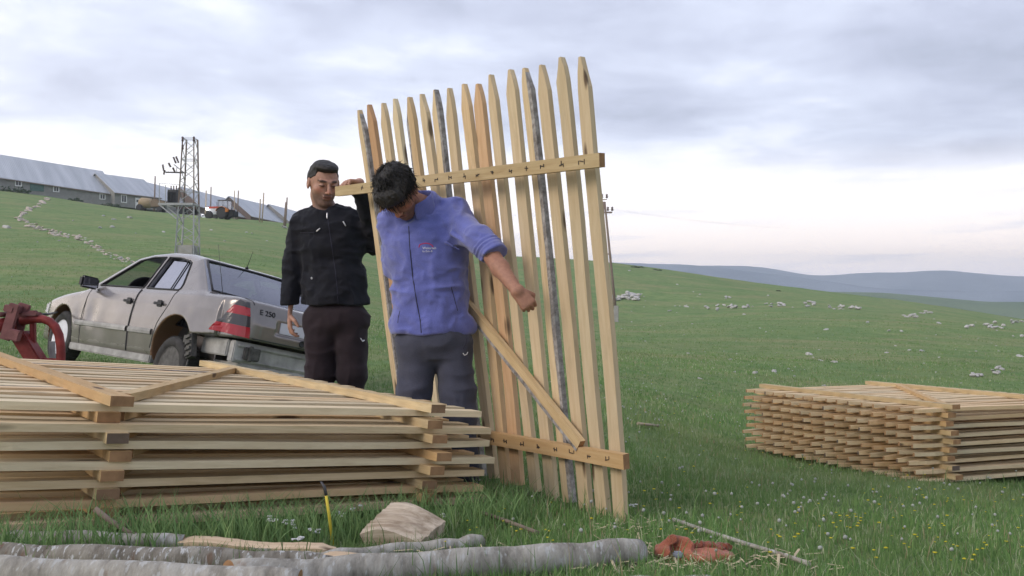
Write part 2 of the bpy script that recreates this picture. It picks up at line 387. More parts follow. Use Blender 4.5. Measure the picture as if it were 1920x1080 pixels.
def ground_h(X, Y):
    """height of the land (world z) at world X, Y"""
    X = np.atleast_1d(np.asarray(X, float)); Y = np.atleast_1d(np.asarray(Y, float))
    az = np.arctan2(X, Y); R = np.hypot(X, Y); azc = np.clip(az, -0.66, 0.66)
    Zr = R * np.cos(azc); Z = np.clip(Zr, 2.2, 150.0); t = np.tan(azc)
    a = np.stack([np.clip(t, -0.78, 0.78) * 2.2, np.log(Z)], 1)
    q = np.empty(len(a))
    for s in range(0, len(a), 20000):
        b = a[s:s + 20000]; q[s:s + 20000] = _U(((b[:, None] - _A[None]) ** 2).sum(-1)) @ _w[:_n] + _w[_n] + b @ _w[_n + 1:]
    h = -q * Z
    # the brow of the slope: beyond it the land rolls over and drops to the plateau
    over = np.maximum(Zr - 150, 0); left = 1 / (1 + np.exp((az + 0.18) * 14))
    hold = 60 * left
    o2 = np.maximum(over - hold, 0)
    h = h + 0.0 * over + 0.02 * np.minimum(over, hold) - 0.17 * o2 * o2 / (o2 + 60)
    h = np.maximum(h, -85)
    w = np.clip((math.pi - np.abs(az)) / (math.pi - 0.66), 0, 1); w = w * w * (3 - 2 * w)
    base = -0.92 - 0.02 * np.minimum(R, 60)
    h = base + (h - base) * np.where(np.abs(az) > 0.66, w, 1)
    u = np.stack([X, Y, 0 * X], 1)
    amp = np.clip((R - 7) / 25, 0, 1)
    h = h + amp * (0.05 * vnoise(u, 0.45, 1) + 0.10 * vnoise(u, 0.13, 2) + 0.12 * np.clip((R - 30) / 80, 0, 1) * vnoise(u, 0.04, 3)) + 0.008 * vnoise(u, 2.3, 4)
    return CH + h
def gz(X, Y): return float(ground_h(X, Y)[0])
def PG(px, py):
    """the point where the land is seen at a photograph pixel"""
    Zs = np.exp(np.linspace(math.log(2.4), math.log(190), 900)); X = (px - 960) / FPX * Zs
    g = ground_h(X, Zs) - CH; ray = (HY - py) / FPX * Zs
    k = np.nonzero(g >= ray)[0]
    i = k[0] if len(k) else int(np.argmax(np.where(Zs > 60, (g - ray) / Zs, -9)))
    return Vector((X[i], Zs[i], g[i] + CH))

_az = np.concatenate([np.linspace(-math.pi, -0.75, 60, endpoint=False), np.linspace(-0.75, 0.75, 460, endpoint=False), np.linspace(0.75, math.pi, 60, endpoint=False)])
_R = np.concatenate([[0.0], np.exp(np.linspace(math.log(0.5), math.log(2.2), 6, endpoint=False)), np.exp(np.linspace(math.log(2.2), math.log(260), 380, endpoint=False)), np.exp(np.linspace(math.log(260), math.log(3300), 60))])
AA, RR = np.meshgrid(_az, _R, indexing='ij'); XX = RR * np.sin(AA); YY = RR * np.cos(AA)
HH = ground_h(XX.ravel(), YY.ravel())
na, nr = AA.shape; I = np.arange(na * nr).reshape(na, nr); I2 = np.roll(I, -1, axis=0)
FF = np.stack([I[:, :-1], I[:, 1:], I2[:, 1:], I2[:, :-1]], -1).reshape(-1, 4)
def grass_ground():
    m, t, b = newmat('meadow', 0.95, 0, 0.1)
    tc = N(t, 'ShaderNodeTexCoord'); co = tc.outputs['Object']
    n1 = N(t, 'ShaderNodeTexNoise', Scale=0.06, Detail=6.0, Roughness=0.6); lk(t, co, n1.inputs['Vector'])
    n2 = N(t, 'ShaderNodeTexNoise', Scale=0.7, Detail=7.0, Roughness=0.68); lk(t, co, n2.inputs['Vector'])
    n3 = N(t, 'ShaderNodeTexNoise', Scale=9.0, Detail=6.0, Roughness=0.75); lk(t, co, n3.inputs['Vector'])
    mp = N(t, 'ShaderNodeMapping'); mp.inputs['Scale'].default_value = (0.10, 0.32, 0.3); lk(t, co, mp.inputs[0])
    n4 = N(t, 'ShaderNodeTexNoise', Scale=1.0, Detail=6.0, Roughness=0.65); lk(t, mp.outputs[0], n4.inputs['Vector'])
    a = ramp(t, n1.outputs[0], [(0.35, (0.165, 0.235, 0.085)), (0.65, (0.24, 0.31, 0.115))])
    c = mixc(t, ramp(t, n2.outputs[0], [(0.38, 0.0), (0.60, 0.9)]).outputs[0], a.outputs[0], (0.120, 0.215, 0.070))
    c = mixc(t, ramp(t, n4.outputs[0], [(0.46, 0.0), (0.66, 0.75)]).outputs[0], c, (0.30, 0.275, 0.14))
    c = mixc(t, ramp(t, n3.outputs[0], [(0.40, 0.0), (0.72, 0.55)]).outputs[0], c, (0.20, 0.275, 0.145))
    c = mixc(t, ramp(t, n3.outputs[0], [(0.26, 0.7), (0.42, 0.0)]).outputs[0], c, (0.050, 0.095, 0.042))
    n5 = N(t, 'ShaderNodeTexNoise', Scale=2.2, Detail=7.0, Roughness=0.72); lk(t, co, n5.inputs['Vector'])
    c = mixc(t, ramp(t, n5.outputs[0], [(0.30, 0.75), (0.47, 0.0)]).outputs[0], c, (0.075, 0.125, 0.050))
    c = mixc(t, ramp(t, n5.outputs[0], [(0.56, 0.0), (0.72, 0.5)]).outputs[0], c, (0.30, 0.31, 0.17))
    lk(t, c, b.inputs['Base Color'])
    h = mth(t, 'ADD', n3.outputs[0], mth(t, 'MULTIPLY', n2.outputs[0], 2.0)); bump(t, b, h, 0.7, 0.12)
    return m
M_meadow = grass_ground()
ground = mesh_np('ground', np.stack([XX.ravel(), YY.ravel(), HH], 1), FF, M_meadow, smooth=True)
tag(ground, kind='structure')

# ---------------------------------------------------------------- far hills
def hill(name, prof, Zd, depth, base, mat, seed, rough=0.02):
    """prof: [(pixel column, pixel row)] of the ridge, standing at distance Zd"""
    xs = np.array([a for a, b in prof]); ys = np.array([b for a, b in prof])
    cols = np.linspace(xs[0], xs[-1], 260); r = np.interp(cols, xs, ys)
    k = np.ones(9) / 9; r = np.convolve(np.pad(r, 4, 'edge'), k, 'valid')
    s = np.linspace(-1, 1, 41); V = []
    for c, y in zip(cols, r):
        t = (c - 960) / FPX; top = (HY - y) / FPX * Zd - base
        Z = Zd + s * depth; X = t * Z
        shape = np.cos(s * math.pi / 2) ** 1.3
        u = np.stack([X / Zd * 10, Z / Zd * 10, 0 * X], 1)
        z = base + top * shape + top * rough * (vnoise(u, 4.0, seed) + 0.5 * vnoise(u, 11.0, seed)) * np.where(s < 0, 1, 0.6) * np.sqrt(np.clip(1 - shape, 0, 1)) * 4
        V.append(np.stack([X, Z, CH + z], 1))
    V = np.concatenate(V); nI = np.arange(260 * 41).reshape(260, 41)
    F = np.stack([nI[:-1, :-1], nI[1:, :-1], nI[1:, 1:], nI[:-1, 1:]], -1).reshape(-1, 4)
    return tag(mesh_np(name, V, F, mat, smooth=True), kind='structure')
def hillmat(name, a, b_):
    m, t, b = newmat(name, 0.95, 0, 0.05)
    tc = N(t, 'ShaderNodeTexCoord'); n = N(t, 'ShaderNodeTexNoise', Scale=0.006, Detail=7.0, Roughness=0.65); lk(t, tc.outputs['Object'], n.inputs['Vector'])
    lk(t, ramp(t, n.outputs[0], [(0.35, a), (0.65, b_)]).outputs[0], b.inputs['Base Color']); return m
M_hill = hillmat('hillside_pasture', (0.08, 0.13, 0.065), (0.15, 0.20, 0.10)); M_forest_hazed = hillmat('hazed_hillside_woods', (0.14, 0.18, 0.22), (0.24, 0.28, 0.32))  # far woods: distance haze put into the base colour, paler and bluer
hill('hills', [(1300, 600), (1480, 552), (1560, 547), (1660, 549), (1740, 556), (1850, 566), (1920, 566), (2100, 572), (2500, 560)], 900, 330, -70, M_hill, 3)
hill('hills', [(700, 470), (900, 480), (1060, 490), (1130, 493), (1200, 496), (1270, 499), (1330, 498), (1400, 499), (1450, 504), (1510, 515), (1545, 518), (1580, 514), (1640, 511), (1700, 511), (1760, 506), (1800, 509), (1850, 514), (1920, 519), (2050, 516), (2200, 508), (2600, 520)], 2700, 800, -110, M_forest_hazed, 5)
hill('hills', [(900, 488), (1130, 492), (1300, 497), (1500, 520), (1640, 540), (1760, 545), (1920, 545), (2200, 540), (2600, 535)], 1900, 450, -95, M_forest_hazed, 6)

# ---------------------------------------------------------------- evening haze
mb = MB(); mb.box((0, 0, 32), (8600, 7400, 266)); hz_m = bpy.data.materials.new('haze'); hz_m.use_nodes = True; t = hz_m.node_tree; t.nodes.clear()
o_ = N(t, 'ShaderNodeOutputMaterial'); pv = N(t, 'ShaderNodeVolumePrincipled', Density=0.00038, Anisotropy=0.1); pv.inputs['Color'].default_value = (.78, .88, 1, 1); lk(t, pv.outputs[0], o_.inputs['Volume'])
tag(mb.build('haze', hz_m), 'thin bluish evening haze over the far hills', 'haze', kind='stuff')
# ================================================================ fence panels
PL, PW, PT = 2.03, 0.086, 0.028            # picket length, width, thickness
def picket_mesh(seed, tip=True, bend=0.0, L=PL, W_=PW):
    """board along local X from 0 to L, tip at +X, centred in Y, bottom at z=0"""
    r = random.Random(seed); n = 12; up, dn = [], []
    a, b = r.uniform(0.45, 0.62), r.uniform(0.38, 0.55)
    tl = r.uniform(0.10, 0.16)
    for i in range(n + 1):
        x = (L - tl) * i / n; w = W_ / 2 * (1 + r.uniform(-0.045, 0.045)); up.append((x, w)); dn.append((x, -W_ / 2 * (1 + r.uniform(-0.045, 0.045))))
    fl = r.uniform(-0.008, 0.008)
    up += [(L - tl * 0.45, W_ * 0.30 + fl), (L, W_ * 0.10 + fl)]; dn += [(L - tl * 0.45, -W_ * 0.30 + fl), (L, -W_ * 0.10 + fl)]
    up[0] = (0, up[0][1]); V, F = [], []
    bow = r.uniform(-0.006, 0.006); sb = r.uniform(-0.016, 0.016)
    for (x, y1), (_, y2) in zip(up, dn):
        dz = bend * math.sin(x / L * math.pi) + bow * math.sin(2 * math.pi * x / L); dy = sb * math.sin(math.pi * x / L)
        V += [(x, y1 + dy, dz), (x, y1 + dy, PT + dz), (x, y2 + dy, PT + dz), (x, y2 + dy, dz)]
    m = len(up)
    for i in range(m - 1):
        q, w = i * 4, i * 4 + 4
        for k in range(4): F.append((q + k, q + (k + 1) % 4, w + (k + 1) % 4, w + k))
    F.append((3, 2, 1, 0)); e = (m - 1) * 4; F.append((e, e + 1, e + 2, e + 3))
    return V, F
def mk_mesh(name, V, F, mats, endslot=None):
    me = bpy.data.meshes.new(name); me.from_pydata(V, [], F)
    for m in mats: me.materials.append(m)
    if endslot:
        for i in endslot: me.polygons[i].material_index = 1
    bm = bmesh.new(); bm.from_mesh(me); bmesh.ops.recalc_face_normals(bm, faces=bm.faces); bm.to_mesh(me); bm.free()
    return me
PKM = []
for s_, mt in enumerate([M_picket] * 5 + [M_picket_pale] * 4 + [M_bark_pos, M_bark_neg]):
    V, F = picket_mesh(s_ + 11); PKM.append(mk_mesh('picket', V, F, [mt, M_end], [len(F) - 2, len(F) - 1]))
def rail_mesh(L, w, h, seed):
    """along +X, centred in Y, bottom z=0"""
    r = random.Random(seed); V, F = [], []; n = 8
    for i in range(n + 1):
        x = L * i / n; w1 = w / 2 * (1 + r.uniform(-0.03, 0.03)); dz = r.uniform(-0.001, 0.001)
        V += [(x, w1, dz), (x, w1, h + dz), (x, -w1, h + dz), (x, -w1, dz)]
    for i in range(n):
        q, k4 = i * 4, i * 4 + 4
        for k in range(4): F.append((q + k, q + (k + 1) % 4, k4 + (k + 1) % 4, k4 + k))
    F.append((3, 2, 1, 0)); e = n * 4; F.append((e, e + 1, e + 2, e + 3))
    return mk_mesh('rail', V, F, [M_rail, M_end], [len(F) - 2, len(F) - 1])
RW, RH, PITCH_P = 0.076, 0.036, 0.144
RAILS = {}
def rail_of(L, w=RW, h=RH, seed=0):
    k = (round(L, 2), w, h, seed % 3)
    if k not in RAILS: RAILS[k] = rail_mesh(L, w, h, seed)
    return RAILS[k]
def obj_m(name, me, parent, M):
    o = bpy.data.objects.new(name, me); link(o, parent); o.matrix_basis = M; return o
def flat_panel(M, label, group, seed, S, RL, inset, over_t, over_b, jit=1.0, cat='fence panel', ends=(None, None), brace=True, np_=16, pitch=None, curl=0.0):
    """panel lying flat: local x along pickets (bottom rail at x=S, top rail at x=0, tips to -x), y along rails, z up"""
    r = random.Random(seed); root = empty('fence_panel', matrix=M, label=label, cat=cat, group=group)
    pitch = pitch or (RL - 2 * inset - PW) / (np_ - 1)
    for i in range(np_):
        y = inset + PW / 2 + i * pitch + r.uniform(-.008, .008)
        me = PKM[r.choice([0, 1, 2, 3, 4, 5, 6, 7, 8, 0, 5, 9, 10] if jit == 1 else [0, 1, 2, 3, 4, 6, 7])] if i > 0 or curl == 0 else PKM[r.choice([0, 2, 3, 5, 6])]
        L = S + over_t + over_b + r.uniform(-.045, .02) * jit; sx = L / PL
        x1 = S + over_b + r.uniform(-.03, .015) * jit
        Mx = Matrix.Translation((x1, y, 0.0)) @ Matrix.Rotation(math.pi + r.uniform(-.005, .005), 4, 'Z') @ Matrix.Diagonal((sx, 1, 1, 1))
        obj_m('picket', me, root, Mx)
    for k, x in enumerate((0.0, S)):
        e = ends[k] if ends[k] is not None else r.uniform(-.035, .035)
        Mx = Matrix.Translation((x, e, PT)) @ Matrix.Rotation(math.pi / 2 + r.uniform(-.01, .01), 4, 'Z')
        obj_m('rail', rail_of(RL, seed=r.randrange(3)), root, Mx)
    if brace:
        a = Vector((RW / 2 + .012, 0.16, PT)); b = Vector((S - RW / 2 - .012, RL * 0.80, PT)); d = b - a
        Mx = Matrix.Translation(a) @ Matrix.Rotation(math.atan2(d.y, d.x), 4, 'Z')
        obj_m('brace', rail_of(d.length, 0.05, 0.032, 1), root, Mx)
    return root
def frame(o, u, v):
    u = Vector(u).normalized(); v = Vector(v); v = (v - u * v.dot(u)).normalized(); w = u.cross(v)
    return Matrix(((u.x, v.x, w.x, o[0]), (u.y, v.y, w.y, o[1]), (u.z, v.z, w.z, o[2]), (0, 0, 0, 1)))
ORD = ['topmost', 'second', 'third', 'fourth', 'fifth', 'sixth', 'seventh', 'eighth', 'ninth', 'tenth']
# --- near stack on the left
SP = 1.32; LP_ = 0.0655
AL = math.radians(39)
uA = Vector((math.cos(AL), math.sin(AL), -0.0935)); vA = Vector((-math.sin(AL), math.cos(AL), 0.020))
A0 = Vector((-0.42 * 3.21 + 0.005 , 3.21, CH - 0.372))
stk_off = [(0, 0), (-.02, .085), (-.005, .03), (.01, .05), (-.02, .04), (-.03, .055), (-.03, .06)]
for k in range(7):
    o = A0 + uA * (stk_off[k][0]) + Vector((0, 0, -RH - PT + 0.0)) * 1.0 + Vector((0, 0, -LP_ * k + RH)) 
    tw = random.Random(k + 40).uniform(-.006, .006) if k else 0
    M = frame(o, uA + Vector((0, 0, tw)), vA) @ Matrix.Rotation(tw, 4, 'Z')
    lab = ('topmost fence panel of the big near stack, its diagonal brace showing' if k == 0 else
           '%s fence panel from the top in the big near stack at the left' % ORD[k])
    if k == 6: lab = 'bottom fence panel of the big near stack, lying in the grass'
    flat_panel(M, lab, 'fence panels stacked flat in the near pile', 100 + k, SP, 2.66, 0.13 if k == 0 else 0.10 - stk_off[k][1] * .6, 0.50, 0.355, ends=(0, 0) if k == 0 else ((stk_off[k][1]), None), brace=True, curl=1)
# --- far stack on the right
AR = math.radians(22)
uR = Vector((math.cos(AR), math.sin(AR), -0.010)); vR = Vector((-math.sin(AR), math.cos(AR), -0.018))
R0 = Vector((3.32, 7.0, CH - 0.83))
for k in range(9):
    r = random.Random(k + 70)
    o = R0 + uR * r.uniform(-.012, .012) + Vector((0, 0, -PT - LP_ * k)) + vR * (r.uniform(-.03, .03) if k else 0)
    M = frame(o, uR, vR) @ Matrix.Rotation(r.uniform(-.006, .006), 4, 'Z')
    lab = ('topmost fence panel of the far stack on the right, brace showing' if k == 0 else
           '%s fence panel from the top in the far stack on the right' % ORD[k])
    if k == 8: lab = 'bottom fence panel of the far stack on the right, resting in grass'
    flat_panel(M, lab, 'fence panels stacked flat in the far pile', 200 + k, SP, 2.34, 0.09, 0.29, 0.45, jit=.35, brace=True)
# --- the panel held upright by the two men
BL, BR = P(760, 838, 5.78), P(1160, 978, 4.20)
TL, TR = P(671, 205, 5.88), P(1088, 105, 4.38)
sp = empty('fence_panel', BR, label='pale wooden fence panel held upright by the two men', cat='fence panel', group=None)
Un = (BR - BL).normalized(); Vn = ((TL - BL) + (TR - BR)).normalized(); Nn = Un.cross(Vn).normalized()
if Nn.y > 0: Nn = -Nn          # towards the lens
IMV = Matrix.Translation(-BR)
def up_bl(a, b): return (BL * (1 - a) + BR * a) * (1 - b) + (TL * (1 - a) + TR * a) * b
TOPS = [(671, 205), (689, 195), (714, 193), (736, 185), (763, 182), (788, 175), (812, 168), (838, 165), (866, 157), (892, 157), (917, 139), (953, 130), (982, 126), (1012, 121), (1048, 107), (1088, 105)]
kinds = [9, 2, 5, 6, 10, 3, 9, 7, 1, 2, 8, 0, 9, 6, 1, 5]
W16 = [(t_[0] - 671) / (1088 - 671) for t_ in TOPS]
sR, sL = 1 / TR.y, 1 / TL.y
def persp(w, za, zb):            # even steps in the picture -> steps along the real panel
    return w / zb * 1 / (w / zb + (1 - w) / za) if False else (w * za) / (w * za + (1 - w) * zb) * 1.0
SP_TINT = {1: M_bark_neg}
def alt_mat(name, lo, hi, alt, amt): return wood(name, lo, hi, alt, alt=amt)
M_orange = wood('sawn_pine_reddish', (0.50, 0.31, 0.17), (0.60, 0.41, 0.25), (0.50, 0.25, 0.12), alt=0.8)
M_bk_r = wood('bark_stripe_right', **PINE, bark=-0.012, alt=0.2); M_bk_l = wood('bark_stripe_left', **PINE, bark=0.020, alt=0.5)
mats_up = [M_bk_r, M_orange, M_picket_pale, M_picket_pale, M_bk_l, M_picket_pale, M_bk_r, M_picket_pale, M_picket, M_orange, M_picket_pale, M_picket_pale, M_bk_r, M_picket_pale, M_picket_pale, M_picket_pale]
bot_px = np.interp(np.arange(16), [0, 9, 10, 11, 12, 13, 14, 15], [760, 968, 1001, 1032, 1064, 1095, 1128, 1160])
for i in range(16):
    w = W16[i]; a = 1 - (1 - w) * TR.y / ((1 - w) * TR.y + w * TL.y) * 1.0
    # a: share of the way from left to right measured on the wood
    num = w / TR.y; a = (w * TL.y ** -1 * 0 + w * TR.y ** 1) if False else None
    za, zb = TL.y, TR.y; a = w * za / (w * za + (1 - w) * zb)
    lx, ly = TOPS[i]; top = TL * (1 - a) + TR * a; top = P(lx, ly, top.y)
    wb = (bot_px[i] - 760) / 400.0; za, zb = BL.y, BR.y; ab = wb * za / (wb * za + (1 - wb) * zb)
    bot = BL * (1 - ab) + BR * ab
    bot = bot + (bot - top).normalized() * random.uniform(-0.01, 0.03)
    d = top - bot; L = d.length; X = d.normalized(); Zv = (Nn - X * Nn.dot(X)).normalized(); Yv = Zv.cross(X)
    V, F = picket_mesh(500 + i, bend=random.uniform(-.008, .008), L=L, W_=random.uniform(.072, .084) if i not in (3, 5, 10) else .064)
    me = mk_mesh('picket', V, F, [mats_up[i], M_end], [len(F) - 2])
    Mx = Matrix(((X.x, Yv.x, Zv.x, bot.x), (X.y, Yv.y, Zv.y, bot.y), (X.z, Yv.z, Zv.z, bot.z), (0, 0, 0, 1)))
    obj_m('picket', me, sp, IMV @ Matrix.Translation(-Nn * PT) @ Mx)
def up_board(name, a, b, w, h, seed, off=0.0, mats=None):
    a, b = Vector(a) + Nn * off, Vector(b) + Nn * off; d = b - a; X = d.normalized(); Zv = (Nn - X * Nn.dot(X)).normalized(); Yv = Zv.cross(X)
    me = rail_mesh(d.length, w, h, seed)
    if mats: me.materials[0] = mats
    Mx = Matrix(((X.x, Yv.x, Zv.x, a.x), (X.y, Yv.y, Zv.y, a.y), (X.z, Yv.z, Zv.z, a.z), (0, 0, 0, 1)))
    return obj_m(name, me, sp, IMV @ Mx)
rtL, rtR = P(640, 359, 5.93), P(1138, 300, 4.15); rbL, rbR = P(742, 786, 5.86), P(1183, 863, 4.12)
up_board('rail', rtL, rtR, 0.062, 0.036, 3, 0.010); up_board('rail', rbL, rbR, 0.066, 0.036, 4, 0.010)
def on_panel(px, py):
    """point of the panel's front seen at a pixel"""
    d = P(px, py, 1.0) - Vector((0, 0, CH)); o = Vector((0, 0, CH)); k = (BR - o).dot(Nn) / d.dot(Nn); return o + d * k
up_board('brace', on_panel(1098, 834), on_panel(872, 556), 0.062, 0.032, 5, 0.014, wood('brace_bark', (0.43, 0.315, 0.17), (0.60, 0.48, 0.29), (0.50, 0.27, 0.10), bark=0.013, alt=0.3))
nb = 0
for ri, (ra, rb) in enumerate(((rtL, rtR), (rbL, rbR))):
    for i in range(16):
        lx = TOPS[i][0] + (bot_px[i] - TOPS[i][0]) * (0.2 if ri == 0 else 0.85) + 3
        w = (lx - (640, 742)[ri]) / ((1138 - 640), (1183 - 742))[ri]; a = w * ra.y / (w * ra.y + (1 - w) * rb.y)
        if not 0 < a < 1: continue
        c = ra * (1 - a) + rb * a - BR + Nn * (0.010 + 0.037)
        mb = MB(); zr = (rb - ra).normalized(); vr = Nn.cross(zr)
        for j in range(2):
            q = c + zr * (random.uniform(-.010, .010) + (j - .5) * .018) + vr * random.uniform(-.008, .008)
            mb.bar(q - vr * random.uniform(.006, .012), q + vr * random.uniform(.006, .012), .0035, .003, up=Nn)
        mb.bar(c - zr * .012 + vr * random.uniform(-.006, .006), c + zr * .012, .004, .003, up=Nn)
        mb.build('bent_nail', M_nail, sp); nb += 1
# ================================================================ people
def skin_mat(name):
    m, t, b = newmat(name, 0.55, 0, 0.35)
    a = N(t, 'ShaderNodeAttribute', attribute_name='tone'); tc, mp, _ = obj_co(t)
    n = N(t, 'ShaderNodeTexNoise', Scale=60.0, Detail=4.0); lk(t, mp.outputs[0], n.inputs['Vector'])
    c = mixc(t, 1.0, a.outputs['Color'], ramp(t, n.outputs[0], [(0.3, (0.86, 0.84, 0.84)), (0.7, (1.1, 1.08, 1.06))]).outputs[0], 'MULTIPLY')
    lk(t, c, b.inputs['Base Color']); b.inputs['Subsurface Weight'].default_value = 0.08; b.inputs['Subsurface Radius'].default_value = (0.01, 0.004, 0.003)
    bump(t, b, n.outputs[0], 0.15, 0.002); return m
def cloth_mat(name, col, rough=0.9, scale=260, sheen=0.2, var=0.12, blot=0.2):
    m, t, b = newmat(name, rough, 0, 0.15)
    tc, mp, _ = obj_co(t); n = N(t, 'ShaderNodeTexNoise', Scale=scale, Detail=2.0); lk(t, mp.outputs[0], n.inputs['Vector'])
    n2 = N(t, 'ShaderNodeTexNoise', Scale=9.0, Detail=5.0); lk(t, mp.outputs[0], n2.inputs['Vector'])
    c = ramp(t, n.outputs[0], [(0.3, tuple(v * (1 - var) for v in col)), (0.7, tuple(v * (1 + var) for v in col))])
    c2 = mixc(t, 1.0, c.outputs[0], ramp(t, n2.outputs[0], [(0.3, (1 - blot,) * 3), (0.7, (1 + blot * .5,) * 3)]).outputs[0], 'MULTIPLY')
    lk(t, c2, b.inputs['Base Color']); b.inputs['Sheen Weight'].default_value = sheen; b.inputs['Sheen Roughness'].default_value = 0.6
    h = mth(t, 'ADD', n.outputs[0], mth(t, 'MULTIPLY', n2.outputs[0], 1.0)); bump(t, b, h, 0.35, 0.004); return m
M_skin = skin_mat('skin')
M_fleece = cloth_mat('periwinkle_fleece', (0.122, 0.142, 0.42), sheen=0.35)
M_blackjk = cloth_mat('black_jersey', (0.012, 0.013, 0.019), 0.8, sheen=0.05)
M_slate = cloth_mat('slate_jersey', (0.060, 0.064, 0.092), 0.9, sheen=0.1)
M_maroon = cloth_mat('dark_maroon_jersey', (0.027, 0.019, 0.023), 0.85, sheen=0.05)
M_shoe = simple('dark_shoe', (0.02, 0.02, 0.025), 0.6)
def hair_mat(name, col):
    m, t, b = newmat(name, 0.55, 0, 0.4); tc, mp, _ = obj_co(t, (1, 1, .35)); n = N(t, 'ShaderNodeTexNoise', Scale=130.0, Detail=5.0, Roughness=0.7); lk(t, mp.outputs[0], n.inputs['Vector'])
    lk(t, ramp(t, n.outputs[0], [(0.3, tuple(v * .5 for v in col)), (0.7, tuple(v * 1.6 for v in col))]).outputs[0], b.inputs['Base Color']); bump(t, b, n.outputs[0], 0.8, 0.006); return m
M_hair = hair_mat('black_hair', (0.014, 0.012, 0.011))
M_white = simple('white_print', (0.75, 0.75, 0.78), 0.7, var=0.05); M_redprint = simple('red_print', (0.42, 0.05, 0.13), 0.8)
M_zip = simple('zip_teeth', (0.03, 0.03, 0.05), 0.5, 0.3); M_pull = simple('zip_pull', (0.6, 0.6, 0.62), 0.35, 0.8)

def axes(fwd, up):
    y = Vector(fwd).normalized(); z = Vector(up); z = (z - y * z.dot(y)).normalized(); x = y.cross(z)
    return np.array([[x.x, y.x, z.x], [x.y, y.y, z.y], [x.z, y.z, z.z]], np.float32)
def loc(p, c, R, s): return ((p - np.asarray(c, np.float32)) @ R) / s
def f_head(p, c, R, s, bearded=False):
    q = loc(p, c, R, s) / np.array([1.06, 1, 1], np.float32)
    d = f_ell(q, (0, -.014, .030), (.076, .096, .090))
    d = smin(d, f_ell(q, (0, .018, -.042), (.060, .068, .074)), .03)
    d = smin(d, f_ell(q, (0, .052, -.098), (.032, .030, .024)), .025)
    for sx in (-1, 1):
        d = smin(d, f_ell(q, (sx * .040, .052, -.022), (.024, .022, .022)), .018)
        d = smin(d, f_cap(q, (sx * .010, .088, .024), (sx * .040, .076, .026), .009, .008), .012)
        d = smax(d, -f_ell(q, (sx * .031, .104, .004), (.017, .018, .011)), .010)
        d = smin(d, f_ell(q, (sx * .031, .076, .003), (.0135, .0135, .0120)), .003)
        d = smin(d, f_ell(q, (sx * .079, -.004, -.004), (.008, .018, .031)), .006)
        d = smax(d, -f_ell(q, (sx * .088, .000, .000), (.006, .009, .017)), .004)
    d = smin(d, f_cap(q, (0, .092, .012), (0, .112, -.030), .0075, .0105), .008)
    for sx in (-1, 1): d = smin(d, f_ell(q, (sx * .012, .100, -.034), (.008, .010, .007)), .005)
    d = smin(d, f_cap(q, (-.018, .086, -.056), (.018, .086, -.056), .0065, .0065), .006)
    d = smin(d, f_cap(q, (-.015, .085, -.067), (.015, .085, -.067), .0075, .0075), .006)
    d = smax(d, -f_cap(q, (-.022, .096, -.0610), (.022, .096, -.0610), .0032, .0032), .003)
    return d * s
def head_tone(p, c, R, s, base, stub, eye_closed=False):
    q = loc(p, c, R, s) / np.array([1.06, 1, 1], np.float32); x, y, z = q[:, 0], q[:, 1], q[:, 2]; ax = np.abs(x)
    T = np.tile(np.asarray(base, np.float32), (len(p), 1))
    near = (np.linalg.norm(q, axis=1) < .17)
    def blend(m, col):
        m = np.clip(m, 0, 1)[:, None] * near[:, None]; T[:] = T * (1 - m) + np.asarray(col, np.float32) * m
    def ss(v, a, b): t_ = np.clip((v - a) / (b - a), 0, 1); return t_ * t_ * (3 - 2 * t_)
    red = np.asarray(base) * np.array([1.10, .80, .74])
    blend(ss(-np.hypot((ax - .042) / .026, (z + .02) / .02), -1.1, -.2) * .6 * (y > .03), red)
    blend(ss(-np.hypot(x / .02, (z + .028) / .022), -1.1, -.3) * .6 * (y > .09), red)
    dens = ss(-z, .030, .060) * ss(y, -.02, .03) * (1 - ss(-np.hypot(x / .012, (z + .075) / .006), -1.3, -.8) * .3)
    blend(dens * .72, stub)
    blend(ss(-np.hypot(x / .026, (z + .046) / .008), -1.2, -.6) * .55 * (y > .07), stub)          # moustache
    blend(ss(-np.hypot(x / .024, (z + .0615) / .010), -1.15, -.75) * .8 * (y > .06), np.asarray(base) * np.array([.86, .66, .64]))
    blend(ss(-np.hypot(x / .022, (z + .0610) / .0030), -1.3, -.8) * .9 * (y > .06), (.06, .02, .02))
    blend(ss(-np.hypot((ax - .031) / .020, (z - .027) / .0065), -1.25, -.75) * .92 * (y > .05), (.02, .014, .011))   # brows
    blend(ss(-np.hypot((ax - .031) / .0150, (z - .002) / (.0045 if eye_closed else .0065)), -1.25, -.85) * .9 * (y > .05), (.035, .02, .016))
    if not eye_closed: blend(ss(-np.hypot((ax - .031) / .010, (z - .002) / .0035), -1.2, -.9) * .8 * (y > .05) * (np.abs(ax - .033) > .004), (.45, .40, .38))
    return T
